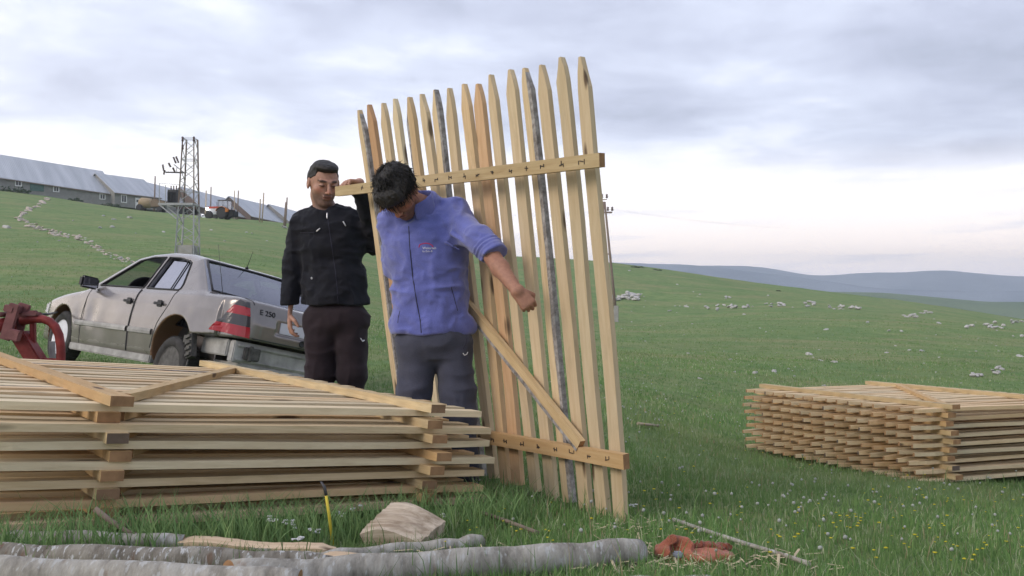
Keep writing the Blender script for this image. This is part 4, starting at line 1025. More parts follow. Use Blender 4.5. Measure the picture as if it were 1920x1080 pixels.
def car_outer(q):
    x, y, z = q[:, 0], np.abs(q[:, 1]), q[:, 2]
    plan = .0 + .10 * np.clip((x - 1.25) / 1.0, 0, 1) ** 2 + .095 * np.clip((-1.35 - x) / .9, 0, 1) ** 2
    w = wside(z) - plan
    d = smax(poly2(x, z, BODY), (y - w) * .96, .075)
    # shoulder crease and lower flank break
    g = smax(poly2(x, z, GREEN), (y - (w - .012)) * .90, .07)
    d = smin(d, g, .025)
    # rounded rear and front corners in plan
    rc = np.hypot(np.maximum(-x - 1.95, 0), np.maximum(y - .47, 0)) - .285; d = np.where((x < -1.95) & (y > .47), smax(d, rc, .02), d)
    fc = np.hypot(np.maximum(x - 1.90, 0), np.maximum(y - .42, 0)) - .36; d = np.where((x > 1.90) & (y > .42), smax(d, fc, .02), d)
    return d
def car_sdf(q):
    x, y, z = q[:, 0], np.abs(q[:, 1]), q[:, 2]; d = car_outer(q)
    # flared, rusted arches
    for xa, ra in ((XF, .365), (XR, .372)):
        rr = np.hypot(x - xa, z - .325)
        lip = np.where(y > .70, np.abs(rr - ra - .012) - .016, 1); d = smin(d, np.maximum(lip, np.maximum(y - wside(z) - .006, .70 - y)), .02) if False else d
        d = smax(d, -np.maximum(rr - ra, .52 - y), .010)
    # cabin
    cav = np.maximum(np.maximum(poly2(x, z, GREEN) + .040, y - (wside(z) - .055)), .62 - z)
    cav = np.minimum(cav, f_box(q, (-.25, 0, .78), (1.25, .70, .17), .03)); d = np.maximum(d, -cav)
    sidew = np.minimum(poly2(x, z, DLO_F), poly2(x, z, DLO_R)); d = smax(d, -np.maximum(sidew, .45 - y), .008)
    rw = np.maximum(np.maximum(y - (.685 - (z - .99) * .52), 1.00 - z), z - 1.335); d = smax(d, -np.maximum(rw, x + .85), .010)
    fw = np.maximum(np.maximum(y - (.70 - (z - .95) * .45), .945 - z), z - 1.325); d = smax(d, -np.maximum(fw, .25 - x), .010)
    # the rear bumper is gone: painted skin ends at its line
    line = .535 + .03 * np.clip((-x - 1.7) / .5, 0, 1)
    d = smax(d, -np.maximum(np.maximum(z - line, x + 1.60), -.1 + 0 * x), .012)
    # number-plate recess, dents
    d = smax(d, -f_box(q, (-2.25, 0, .735), (.045, .30, .075), .01), .006)
    for c, r, a in (((.62, .86, .63), .13, .018), ((.30, .86, .56), .20, .010), ((-1.72, .80, .66), .17, .014), ((-1.45, .86, .74), .12, .008), ((-1.9, .78, .60), .10, .010), ((.95, .86, .60), .12, .012)):
        d = d + a * np.exp(-(np.linalg.norm(q - np.asarray(c, np.float32), axis=1) / r) ** 2)
    d = d - .0012 * vnoise(q, 3.0, 9)
    return d
cfw = Vector((-.737, .675, .038)).normalized(); clf = Vector((-.675, -.737, .215)); clf = (clf - cfw * clf.dot(cfw)).normalized(); cup = cfw.cross(clf)
rlw = P(330, 690, 9.3)                        # rear left wheel centre
DROP = .125                                    # the tail rides high: the rear wheels hang lower in the arches
c_o = rlw - cfw * XR - clf * .72 - cup * (WR - DROP)
CM = Matrix(((cfw.x, clf.x, cup.x, c_o.x), (cfw.y, clf.y, cup.y, c_o.y), (cfw.z, clf.z, cup.z, c_o.z), (0, 0, 0, 1)))
car = empty('car', matrix=CM, label='dented champagne saloon car without its rear bumper, standing tilted on the slope', cat='car')
V, F = sdf_mesh(car_sdf, (-2.35, -.95, .12), (2.35, .95, 1.50), .0125)
wear = np.zeros((len(V), 4), np.float32); wear[:, 3] = 1
for xa, ra in ((XF, .365), (XR, .372)):
    rr = np.hypot(V[:, 0] - xa, V[:, 2] - .325); wear[:, 0] += .62 * np.exp(-(np.maximum(rr - ra, 0) / (.030 if xa < 0 else .014)) ** 2) * (np.abs(V[:, 1]) > .6)
wear[:, 0] += .50 * np.exp(-((V[:, 2] - .535) / .022) ** 2) * (V[:, 0] < -1.6) + .42 * np.exp(-((V[:, 2] - .22) / .05) ** 2)
wear[:, 1] = np.clip((.36 - V[:, 2]) / .16, 0, 1) * .75 + .06
cen = V[F].mean(1); dF = (np.abs(cen[:, 1]) > .52) & (cen[:, 2] > .27)
rch = np.hypot(cen[:, 0] - XR, cen[:, 2] - .325) > .40
slant = -.345 + (cen[:, 2] - .3) * .06
fd = dF & (cen[:, 0] > slant) & (cen[:, 0] < .86); rd_ = dF & (cen[:, 0] <= slant) & (cen[:, 0] > -1.13 + np.maximum(0, .60 - cen[:, 2]) * 0) & rch & (cen[:, 0] > -1.02 - np.clip(cen[:, 2] - .62, 0, .2) * .55)
tr_ = (cen[:, 0] < -1.60) & (np.abs(cen[:, 1]) < .60) & (cen[:, 2] > .56); hd = (cen[:, 0] > .98) & (np.abs(cen[:, 1]) < .66) & (cen[:, 2] > .70)
sel = np.zeros(len(F), int); sel[fd & (cen[:, 1] > 0)] = 1; sel[rd_ & (cen[:, 1] > 0)] = 2; sel[fd & (cen[:, 1] < 0)] = 3; sel[rd_ & (cen[:, 1] < 0)] = 4; sel[tr_] = 5; sel[hd] = 6
CARP = []
for i, nm in enumerate(('body', 'door', 'door', 'door', 'door', 'trunk_lid', 'hood')):
    f = F[sel == i]; u, inv = np.unique(f, return_inverse=True)
    o = mesh_np(nm, V[u], inv.reshape(-1, 4).astype(np.int32), M_paint, smooth=True, parent=car)
    at = o.data.color_attributes.new('wear', 'FLOAT_COLOR', 'POINT'); at.data.foreach_set('color', wear[u].ravel()); CARP.append(o)
_cv, _cf = sdf_mesh(lambda q: car_outer(q), (-2.35, -.95, .12), (2.35, .95, 1.50), .018)
_cb = BVHTree.FromPolygons([Vector(v) for v in _cv.tolist()], _cf.tolist())
def on_car(p, off=0.0, f=None, it=0):
    h = _cb.find_nearest(Vector(p)); return h[0] + h[1] * off
def strip(name, pts, r, mat, off=0.0, parent=None, m=8):
    q = []
    for a, b2 in zip(pts[:-1], pts[1:]): q += [tuple(a[k] + (b2[k] - a[k]) * j / m for k in range(3)) for j in range(m)]
    q.append(pts[-1]); return MB().tube([on_car(p_, off) for p_ in q], r, n=6).build(name, mat, parent or car)
for sy in (1, -1):
    strip('door_gap', [(-.318, sy * .80, .955), (-.33, sy * .85, .60), (-.345, sy * .84, .27)], .011 if sy > 0 else .005, M_trim)
    strip('door_gap', [(.86, sy * .80, .93), (.86, sy * .85, .6), (.83, sy * .84, .27)], .004, M_trim)
    strip('door_gap', [(-1.085, sy * .79, .97), (-1.06, sy * .84, .80), (-.93, sy * .85, .60), (-.86, sy * .84, .34)], .0045, M_trim)
    dz = [(x_, z_) for x_, z_ in DLO_F] ; dr = [(x_, z_) for x_, z_ in DLO_R]
    for poly, nm in ((dz, 'window_seal'), (dr, 'window_seal')):
        pp = [(x_, sy * (float(wside(z_)) - .012), z_) for x_, z_ in poly]; strip(nm, pp + [pp[0]], .009, M_trim, .0, m=3)
    for poly, mt, open_ in ((dz, M_glass_side, sy > 0), (dr, M_glass_side if sy > 0 else M_glass, False)):
        if open_: continue
        g = MB(); vs = [(x_, sy * (float(wside(z_)) - .030 - .012), z_) for x_, z_ in poly]; g.prism(vs, (0, 0, 0), (0, -sy * .004, 0)); g.build('side_window', mt if sy > 0 else M_glass, car)
    strip('window_divider', [(-.86, sy * (float(wside(.97)) - .03), .97), (-.775, sy * (float(wside(1.32)) - .03), 1.32)], .007, M_trim, -.016, m=4)
    # rubbing strips
    for x0, x1 in ((.98, .03 - .33), (-.36, -.86)):
        s_ = MB(); n_ = 10; prev = None
        for j in range(n_ + 1):
            x_ = x0 + (x1 - x0) * j / n_; p_ = on_car((x_, sy * .85, .505), .006); ring = [p_ + Vector((0, sy * a_, b_)) for a_, b_ in ((-.008, -.030), (.008, -.026), (.012, 0), (.008, .026), (-.008, .030))]
            vs = [s_.bm.verts.new(v) for v in ring]
            if prev:
                for k in range(4): s_.bm.faces.new((prev[k], prev[k + 1], vs[k + 1], vs[k]))
            prev = vs
        s_.build('rubbing_strip', M_inner, car)
    for di, xh in ((1, -.20), (2, -.88)):
        p_ = on_car((xh, sy * .83, .80), .012); h_ = MB(); h_.box(p_ + Vector((0, sy * .010, 0)), (.17, .022, .028)); h_.box(p_ + Vector((0, sy * -.004, .002)), (.09, .012, .07))
        h_.build('door_handle', M_trim, car, bevel=.004)
    # sills
    s_ = MB(); s_.box((.08, sy * .79, .235), (1.96, .07, .09)); s_.build('sill', M_inner, car, bevel=.012)
    # mirror
    mb = MB(); c_ = Vector((.74, sy * .90, .965)); mb.box(c_, (.10, .20, .135)); mo = mb.build('wing_mirror', M_trim, car, bevel=.022)
    mb = MB(); mb.box(c_ + Vector((-.053, sy * .006, 0)), (.004, .165, .105)); mb.build('mirror_glass', glass_mat('mirror_glass', (.02, .02, .02), .75), mo)
# glass front and rear
def slope_glass(name, x0, z0, w0, x1, z1, w1, bow, mat):
    n_, m_ = 10, 6; V_ = []; 
    for i in range(m_ + 1):
        t_ = i / m_
        for j in range(n_ + 1):
            s_ = j / n_ * 2 - 1; w_ = w0 + (w1 - w0) * t_
            V_.append((x0 + (x1 - x0) * t_ + bow * (1 - s_ * s_) + .6 * bow * math.sin(math.pi * t_), s_ * w_, z0 + (z1 - z0) * t_))
    F_ = [(i * (n_ + 1) + j, i * (n_ + 1) + j + 1, (i + 1) * (n_ + 1) + j + 1, (i + 1) * (n_ + 1) + j) for i in range(m_) for j in range(n_)]
    return mesh_np(name, V_, F_, mat, smooth=True, parent=car)
slope_glass('rear_window', -1.565, .985, .72, -1.025, 1.345, .545, -.012, M_glass)
slope_glass('windscreen', 1.02, .93, .73, .365, 1.335, .56, .012, M_glass)
rwf = [(-1.545, .665, .995), (-1.56, .3, .993), (-1.565, 0, .992), (-1.56, -.3, .993), (-1.545, -.665, .995), (-1.06, -.515, 1.34), (-1.055, 0, 1.352), (-1.06, .515, 1.34), (-1.545, .665, .995)]
strip('rear_window_seal', rwf, .012, M_trim, .0, m=5)
for sy in (1, -1):
    # tail lamps: smoked band between two red lenses, wrapped round the corner
    A_, B_, C_, D_ = Vector((-1.90, .83, .60)), Vector((-2.26, .580, .575)), Vector((-2.20, .620, .915)), Vector((-2.13, .690, .925))
    def lamp(t0, t1, mat, nm):
        V_ = []; n_, m_ = 10, 6
        for i in range(m_ + 1):
            t_ = t0 + (t1 - t0) * i / m_
            for j in range(n_ + 1):
                s_ = j / n_; a_ = A_.lerp(D_, t_ ** 1.1); b_ = B_.lerp(C_, t_); mid = a_.lerp(b_, s_) + Vector((-.10, .10, 0)) * (math.sin(math.pi * s_) * (1 - t_ * .5))
                p_ = on_car((mid.x, mid.y, mid.z), .010, it=8); V_.append((p_.x, sy * p_.y, p_.z))
        V2 = list(V_); cnt = len(V2)
        for v in V_: V2.append((v[0] + .02, v[1] - sy * .02, v[2]))
        F_ = [(i * (n_ + 1) + j, i * (n_ + 1) + j + 1, (i + 1) * (n_ + 1) + j + 1, (i + 1) * (n_ + 1) + j) for i in range(m_) for j in range(n_)]
        bd = [j for j in range(n_ + 1)] + [i * (n_ + 1) + n_ for i in range(1, m_ + 1)] + [m_ * (n_ + 1) + j for j in range(n_ - 1, -1, -1)] + [i * (n_ + 1) for i in range(m_ - 1, 0, -1)]
        F_ += [(bd[k], bd[(k + 1) % len(bd)], bd[(k + 1) % len(bd)] + cnt, bd[k] + cnt) for k in range(len(bd))]
        return mesh_np(nm, V2, F_, mat, smooth=False, parent=car)
    l0 = lamp(0, .30, M_lens, 'tail_lamp')
    for t0, t1, mt in ((.305, .60, M_smoke), (.605, .84, M_lens), (.845, 1.0, M_smoke)):
        l1 = lamp(t0, t1, mt, 'lamp_lens'); l1.parent = l0
strip('trunk_gap', [(-1.62, .665, .975), (-2.10, .60, .955), (-2.185, .56, .90)], .005, M_trim); strip('trunk_gap', [(-1.62, -.665, .975), (-2.10, -.60, .955), (-2.185, -.56, .90)], .005, M_trim)
strip('trunk_gap', [(-2.26, .545, .58), (-2.26, 0, .58), (-2.26, -.545, .58)], .005, M_trim)
# bare rear end where the bumper was
rb = MB(); rb.box((-2.10, 0, .435), (.09, 1.32, .205)); rb.box((-2.152, 0, .50), (.025, 1.26, .035)); rb.box((-2.150, 0, .365), (.022, 1.26, .030)); rb.box((-1.83, .66, .46), (.46, .05, .16)); rb.box((-1.83, -.66, .46), (.46, .05, .16)); rb.box((-1.9, 0, .31), (.5, 1.1, .05))
rb.build('rear_crash_beam', M_inner, car, bevel=.010)
for sy in (1, -1):
    rb = MB(); rb.box((-2.165, sy * .47, .435), (.04, .17, .12)); rb.box((-2.19, sy * .50, .435), (.02, .05, .15)); rb.build('bumper_mount', M_rim_dark, car, bevel=.008)
rb = MB(); c_ = Vector((-1.62, .80, .42)); rot = Matrix.Rotation(.35, 3, 'Y')
rb.box(c_, (.10, .06, .24), rot=rot)
for k in range(4): rb.box(c_ + rot @ Vector((.0, .038, -.09 + .06 * k)), (.085, .02, .030), rot=rot)
rb.box(c_ + Vector((.10, .0, .06)), (.07, .05, .07)); rb.tube([c_ + Vector((0, 0, -.1)), c_ + Vector((-.03, .02, -.19)), c_ + Vector((.02, .03, -.24))], .010)
rb.build('torn_bumper_bracket', M_rim_dark, car, bevel=.006)
rb = MB(); rb.tube([(-1.75, .35, .28), (-2.0, .42, .24), (-2.12, .42, .235)], .028, n=10); rb.build('exhaust_pipe', M_rim_dark, car)
# wheels
def wheel(x, sy, mat, holes, cover):
    M_ = Matrix.Translation((x, sy * .72, WR - (DROP if x < 0 else 0))) @ Matrix.Rotation(math.pi / 2 * sy, 4, 'Z')
    root = MB(); root.lathe([(.205, -.09), (.285, -.095), (.305, -.075), (.31, -.03), (.31, .03), (.305, .075), (.285, .095), (.215, .09), (.205, .075)], M_, n=40)
    w_ = root.build('wheel', M_tyre, car)
    tr = MB()
    for k in range(44):
        a = 2 * math.pi * k / 44; R_ = Matrix.Rotation(a, 4, 'X'); tr.box((0, 0, .311), (.15, .024, .007), M=M_ @ R_)
    tr.build('tread', M_tyre, w_)
    rm = MB(); rm.lathe([(.208, .080), (.200, .086), (.190, .060), (.150, .046), (.09, .066), (.06, .070), (.045, .078), (.002, .080)], M_, n=40)
    rm.build('rim', mat, w_)
    hb_ = MB()
    for k in range(holes):
        a = 2 * math.pi * k / holes; R_ = Matrix.Rotation(a, 4, 'X')
        if cover: hb_.box((.058, 0, .138), (.012, .050, .070), M=M_ @ R_)
        else: hb_.box((.056, 0, .160), (.012, .020, .040), M=M_ @ R_)
    hb_.build('rim_hole', M_black, w_, bevel=.006)
    return w_
wheel(XR, 1, M_rim_dark, 15, False); wheel(XF, 1, M_rim, 8, True); wheel(XR, -1, M_rim_dark, 15, False); wheel(XF, -1, M_rim, 8, True)
ax = MB(); ax.box((0, 0, .27), (3.4, .9, .10)); ax.tube([(XR, -.7, WR), (XR, .7, WR)], .04); ax.tube([(XF, -.7, WR), (XF, .7, WR)], .04); ax.build('underbody', M_black, car)
# seats seen through the glass
for xs, ys in ((.12, .36), (.12, -.36), (-.60, .36), (-.60, -.36)):
    st_ = MB(); st_.box((xs - .05, ys, .64), (.48, .50, .16)); st_.box((xs - .31, ys, .86), (.13, .48, .52), rot=Matrix.Rotation(-.20, 3, 'Y')); so = st_.build('seat', M_interior, car, bevel=.04)
    st_ = MB(); st_.box((xs - .40, ys, 1.15), (.09, .26, .15), rot=Matrix.Rotation(-.2, 3, 'Y')); st_.tube([(xs - .38, ys, 1.0), (xs - .40, ys, 1.12)], .012); st_.build('headrest', M_interior, so, bevel=.03)
st_ = MB(); st_.box((.88, 0, .87), (.40, 1.36, .16)); st_.box((-1.33, 0, .935), (.42, 1.30, .03)); st_.build('dashboard', M_interior, car, bevel=.02)
st_ = MB(); st_.lathe([(.185, -.012), (.195, 0), (.185, .012), (.165, .012), (.165, -.012)], Matrix.Translation((.52, .37, .98)) @ Matrix.Rotation(-.45, 4, 'Y'), n=28); st_.build('steering_wheel', M_trim, car)
# plate, lettering, lock, aerials
pl = MB(); pl.box((-2.208, 0, .735), (.008, .50, .108)); pl.build('number_plate', M_plate, car, bevel=.004)
def car_text(txt, y, z, size, mat, name):
    cu = bpy.data.curves.new(name, 'FONT'); cu.body = txt; cu.size = size; cu.extrude = .003; to = bpy.data.objects.new(name, cu); SC.collection.objects.link(to)
    dg = bpy.context.evaluated_depsgraph_get(); me = bpy.data.meshes.new_from_object(to.evaluated_get(dg)); SC.collection.objects.unlink(to); bpy.data.objects.remove(to)
    for v in me.vertices:
        p_ = on_car((-2.25, y - v.co.x, z + v.co.y), .003 + v.co.z, it=5); v.co = p_
    me.materials.clear(); me.materials.append(mat); link(bpy.data.objects.new(name, me), car)
car_text('E 250', .50, .835, .078, M_trim, 'model_lettering')
lk_ = MB(); lk_.lathe([(.030, 0), (.034, .006), (.030, .012), (.020, .012), (.018, .006)], Matrix.Translation(on_car((-2.25, -.02, .625), -.002)) @ Matrix.Rotation(math.pi, 4, 'Z'), n=20); lk_.build('boot_lock', M_trim, car)
an = MB(); p_ = on_car((-1.66, .62, .97)); an.tube([p_, p_ + Vector((0, 0, .03))], [.018, .010]); an.tube([p_ + Vector((0, 0, .03)), p_ + Vector((.33, -.03, .52))], [.0035, .002], n=5); an.build('aerial', M_trim, car)
an = MB(); p_ = on_car((-.98, .0, 1.38)); an.tube([p_, p_ + Vector((0, 0, .025))], [.022, .012]); an.tube([p_ + Vector((0, 0, .02)), p_ + Vector((-.05, 0, .20))], [.004, .002], n=5); an.build('aerial', M_trim, car)
for sy in (1, -1):
    hl = MB(); hl.box((2.13, sy * .58, .64), (.12, .32, .15)); hl.build('headlight', M_glass, car, bevel=.02)
# ================================================================ red farm implement
M_red = simple('red_chipped_paint', (0.20, 0.030, 0.028), 0.5, 0.1, var=.35, scale=10, bmp=.3); M_redd = simple('faded_red_iron', (0.20, 0.085, 0.085), 0.7, 0.1, var=.3, scale=12)
ZI = 6.6
def i_(px, py, dz=0.0): return P(px, py, ZI + dz)
io = Vector((i_(60, 720).x, ZI, gz(i_(60, 720).x, ZI))); imp = empty('farm_implement', io, label='red painted tubular farm implement at the left edge in front of the car', cat='farm implement')
def rel(*pts): return [p_ - io for p_ in pts]
mb = MB(); mb.tube(rel(i_(-60, 622, -.1), i_(-10, 612, -.05), i_(30, 606)), .052, n=14); mb.build('draw_beam', M_red, imp)
arc = [i_(40, 603), i_(62, 598), i_(80, 598), i_(94, 603), i_(104, 613), i_(111, 628), i_(114, 646), i_(115, 665), i_(114, 700), io + Vector((.24, .0, .0))]
mb = MB(); mb.tube(rel(*arc), .030, n=14); mb.build('bent_tube', M_red, imp)
mb = MB(); mb.tube(rel(i_(98, 640, .09), i_(99, 668, .09), i_(98, 700, .09)), .022, n=10); mb.build('inner_tube', M_inner, imp)
mb = MB(); c_ = i_(28, 603, -.03) - io; rt = Matrix.Rotation(-.28, 3, 'Y')
mb.box(c_ + Vector((0, -.06, 0)), (.075, .03, .26), rot=rt.inverted()); mb.box(c_ + Vector((0, .07, 0)), (.085, .03, .26), rot=rt.inverted()); mb.box(c_ + Vector((-.005, 0, .09)), (.07, .16, .05), rot=rt.inverted()); mb.box(c_ + Vector((.04, -.085, -.09)), (.09, .05, .075), rot=rt.inverted())
mb.tube([c_ + Vector((-.075, -.08, .05)), c_ + Vector((-.075, .09, .05))], .02, n=8); mb.build('clamp', M_redd, imp, bevel=.006)
mb = MB(); mb.bar(i_(38, 626) - io, i_(78, 690) - io, .10, .115, up=(0, 1, 0)); mb.bar(i_(62, 604, .02) - io, i_(63, 655, .02) - io, .035, .045, up=(0, 1, 0)); mb.bar(i_(72, 677) - io, i_(112, 679) - io, .05, .04, up=(0, 1, 0)); mb.bar(i_(76, 686) - io, Vector((.02, 0, .0)), .07, .09, up=(0, 1, 0))
mb.build('arm', M_red, imp, bevel=.008)
mb = MB(); mb.box(i_(60, 589) - io, (.11, .08, .028)); mb.box(i_(62, 586) - io, (.05, .05, .03)); mb.build('bracket', M_redd, imp, bevel=.006)
mb = MB(); mb.box((.12, 0, .012), (.42, .22, .024)); mb.build('foot_plate', M_red, imp, bevel=.004)
tp = CM @ Vector((1.80, .74, .60))
mb = MB(); mb.tube([i_(62, 590), i_(62, 590).lerp(tp, .5) + Vector((0, 0, -.01)), tp], .011, n=6)
tag(mb.build('cable', M_trim, None), 'thin black cable running from the red implement to the car fender', 'cable')
# ================================================================ farm on the brow
def roofmat():
    m, t, b = newmat('corrugated_roof', 0.45, 0.25, 0.4)
    tc = N(t, 'ShaderNodeTexCoord'); mp = N(t, 'ShaderNodeMapping'); mp.inputs['Scale'].default_value = (.16, .02, .02); lk(t, tc.outputs['Object'], mp.inputs[0])
    n = N(t, 'ShaderNodeTexNoise', Scale=5.0, Detail=4.0); lk(t, mp.outputs[0], n.inputs['Vector'])
    w = N(t, 'ShaderNodeTexWave', Scale=1.1, Distortion=0.0); w.bands_direction = 'X'; lk(t, tc.outputs['Object'], w.inputs['Vector'])
    c = ramp(t, n.outputs[0], [(0.35, (0.42, 0.445, 0.475)), (0.65, (0.54, 0.56, 0.59))])
    lk(t, c.outputs[0], b.inputs['Base Color']); bump(t, b, w.outputs[0], .5, .05); return m
M_roof = roofmat(); M_wall = simple('grey_render', (0.27, 0.265, 0.25), 0.9, scale=1.2, bmp=.1); M_door = simple('green_door', (0.09, 0.16, 0.14), 0.6)
M_frame = simple('white_frame', (0.75, 0.75, 0.74), 0.6, var=.04); M_pane = simple('dark_pane', (0.03, 0.035, 0.04), 0.15, spec=.6); M_brick = simple('bare_brick', (0.17, 0.13, 0.11), 0.9, scale=3)
def barn(label, a, b, rise, half=5.0, openings=(), wallm=None, deep=2.5):
    """a, b: (px, py, Z) of the front eave's ends; openings: (px, kind, y0, y1, w)"""
    A, B = P(*a), P(*b); d = Vector((B.x - A.x, B.y - A.y, 0)); L = d.length; X = d.normalized(); Y = Vector((-X.y, X.x, 0)); sl = (B.z - A.z) / L
    root = empty('barn', (A.x, A.y, 0), rz=math.atan2(X.y, X.x), label=label, cat='barn', group='long barns in a row along the brow'); z0 = A.z
    def S(x, y, z): return Vector((x, y, z0 + z + sl * x))
    ov = .35; mb = MB(); t = .10
    for y0, y1, z_0, z_1 in ((-ov, half, -.25, rise), (2 * half + ov, half, -.25, rise)):
        v = [S(-.3, y0, z_0), S(L + .3, y0, z_0), S(L + .3, y1, z_1), S(-.3, y1, z_1)]
        mb.prism(v, (0, 0, 0), (0, 0, t))
    mb.build('roof', M_roof, root)
    mb = MB(); q = [(.0, .0), (2 * half, .0), (2 * half, rise * 0 - .02), (half, rise - .05), (.0, -.02)]
    g0 = -deep
    prof = [(0, g0), (2 * half, g0), (2 * half, -.15), (half, rise - .06), (0, -.15)]
    V_ = [S(0, y, z) for y, z in prof] + [S(L, y, z) for y, z in prof]; n = 5
    mb.poly(V_, [(0, 1, 2, 3, 4), (9, 8, 7, 6, 5)] + [(i, (i + 1) % n, n + (i + 1) % n, n + i) for i in range(n)])
    mb.build('wall', wallm or M_wall, root)
    f = MB(); f.bar(S(0, -.02 - ov, -.33), S(L, -.02 - ov, -.33), .04, .14); f.build('eave_board', M_postwood, root)
    for px, kind, y0, y1, w in openings:
        # where the sight line through px meets the wall plane
        tt = (px - 960) / FPX; den = (X.x - tt * X.y); x = (tt * A.y - A.x) / den; zc = A.y + X.y * x; zt, zb = (HY - y0) / FPX * zc + CH, (HY - y1) / FPX * zc + CH; ww = w / FPX * zc
        mb = MB(); mid = (zt + zb) / 2 - (z0); c = Vector((x, -.05, z0 + mid)); h = zt - zb
        if kind == 'window':
            for sx in (-1, 1): mb.box(c + Vector((sx * (ww / 2 - .07), 0, 0)), (.14, .12, h)); mb.box(c + Vector((0, 0, sx * (h / 2 - .07))), (ww - .28, .12, .14))
            mb.box(c, (.06, .10, h - .2)); o = mb.build('window', M_frame, root); p_ = MB(); p_.box(c + Vector((0, .03, 0)), (ww - .2, .04, h - .2)); p_.build('pane', M_pane, o)
        else:
            mb.box(c, (ww, .12, h)); o = mb.build('door', M_frame if kind == 'white' else M_door, root)
            if kind == 'white': p_ = MB(); p_.box(c + Vector((0, -.07, h * .2)), (ww * .6, .04, h * .22)); p_.build('pane', M_pane, o)
    return root
barn('longest grey-roofed barn at the far left with a green door', (-330, 283, 133), (211, 362, 162), 4.3, 5.2, [(33, 'window', 338, 349, 12), (68, 'green', 341, 358, 24), (104, 'window', 349, 360, 11), (191, 'window', 363, 374, 11)])
barn('short barn with a white door beside the longest barn', (214, 359, 161), (300, 369, 170), 3.4, 4.6, [(231, 'window', 365, 380, 13), (257, 'white', 371, 391, 11)])
barn('pale-roofed barn half hidden behind the lattice tower', (296, 372, 172), (386, 393, 184), 3.6, 5.0)
barn('barn roof behind the orange tractor', (374, 386, 178), (468, 409, 190), 3.9, 5.0, wallm=M_brick)
barn('barn right of the tractor with bare brick showing under its eave', (470, 404, 188), (545, 420, 203), 4.0, 5.0, wallm=M_brick)
barn('last barn of the row, partly behind the man in black', (541, 414, 200), (622, 434, 216), 3.7, 5.0)
# ---------------------------------------------------------------- lattice tower with transformer
tb = PG(351, 479); Zt = tb.y; st = FPX / Zt
tower = empty('lattice_tower', tb, label='steel lattice power tower carrying a transformer on a side platform', cat='power tower')
def t_(px, py, dy=0.0): p_ = P(px, py, Zt); return Vector((p_.x - tb.x, dy, p_.z - tb.z))
wb, wt = 17.0 / FPX * Zt, 10.5 / FPX * Zt; Hh = (P(351, 260, Zt).z - tb.z); cx = t_(355.5, 300).x
def leg_at(sx, sy, z): k = z / Hh; w_ = wb + (wt - wb) * k; return Vector((cx * min(1, k * 1.2) + sx * w_, sy * w_, z))
for sx in (-1, 1):
    for sy in (-1, 1):
        mb = MB(); mb.bar(leg_at(sx, sy, -.3), leg_at(sx, sy, Hh * .42), .075, .075); mb.build('leg', M_steel, tower); mb = MB(); mb.bar(leg_at(sx, sy, Hh * .42), leg_at(sx, sy, Hh), .07, .07); mb.build('leg', M_postwood, tower)
mb = MB(); nlev = 11
for i in range(nlev):
    z0_, z1_ = Hh * i / nlev, Hh * (i + 1) / nlev; f_ = i % 2
    for a_, b_ in (((-1, -1), (1, -1)), ((1, -1), (1, 1)), ((1, 1), (-1, 1)), ((-1, 1), (-1, -1))):
        p0, p1 = (a_, b_) if f_ else (b_, a_); mb.bar(leg_at(*p0, z0_), leg_at(*p1, z1_), .035, .035)
    if i in (5, 8, 10): 
        for a_, b_ in (((-1, -1), (1, -1)), ((1, -1), (1, 1)), ((1, 1), (-1, 1)), ((-1, 1), (-1, -1))): mb.bar(leg_at(*a_, z1_), leg_at(*b_, z1_), .035, .035)
mb.build('lattice_bracing', M_steel, tower)
pz = t_(330, 384).z; x0_, x1_ = t_(303, 384).x, t_(367, 384).x
mb = MB()
for sy in (-1, 1): mb.bar((x0_, sy * .55, pz), (x1_, sy * .55, pz), .08, .13); mb.bar((x0_, sy * .55, pz), (t_(337, 412).x, sy * .52, t_(337, 412).z), .07, .07)
for k in range(5): mb.bar((x0_ + (x1_ - x0_) * k / 4, -.55, pz), (x0_ + (x1_ - x0_) * k / 4, .55, pz), .07, .10)
for sy in (-1, 1): mb.bar((x0_ + .03, sy * .5, pz), (x0_ + .03, sy * .5, t_(0, 345).z), .035, .035)
mb.bar((x0_ + .03, -.5, t_(0, 345).z), (cx, -.4, t_(0, 349).z), .02, .02); mb.build('platform', M_steel, tower)
tx = t_(325, 368); mb = MB(); mb.box((tx.x, 0, (t_(0, 357).z + pz) / 2 + .05), (.52, .62, t_(0, 357).z - pz - .05))
for k in range(6): mb.box((tx.x - .22 + .088 * k, -.36, (t_(0, 358).z + pz) / 2 + .05), (.03, .12, (t_(0, 360).z - pz) * .8))
tr_o = mb.build('transformer', M_steel_dark, tower, bevel=.01)
for xx in (tx.x - .16, tx.x, tx.x + .16):
    mb = MB(); zt_ = t_(0, 357).z; mb.lathe([(.03, 0), (.05, .05), (.025, .08), (.05, .13), (.025, .16), (.045, .21), (.015, .30)], Matrix.Translation((xx, 0, zt_)) @ Matrix.Rotation(-math.pi / 2, 4, 'Y'), n=10); mb.build('bushing', M_glazed, tr_o)
mb = MB(); a0 = t_(344, 323); mb.bar(a0, t_(306, 322), .05, .05); mb.bar(a0, t_(325, 308), .04, .04); mb.bar(t_(330, 322), t_(331, 312), .03, .03); mb.bar(t_(306, 322, .3), t_(344, 323, .3), .04, .04); mb.build('switch_arm', M_steel_dark, tower)
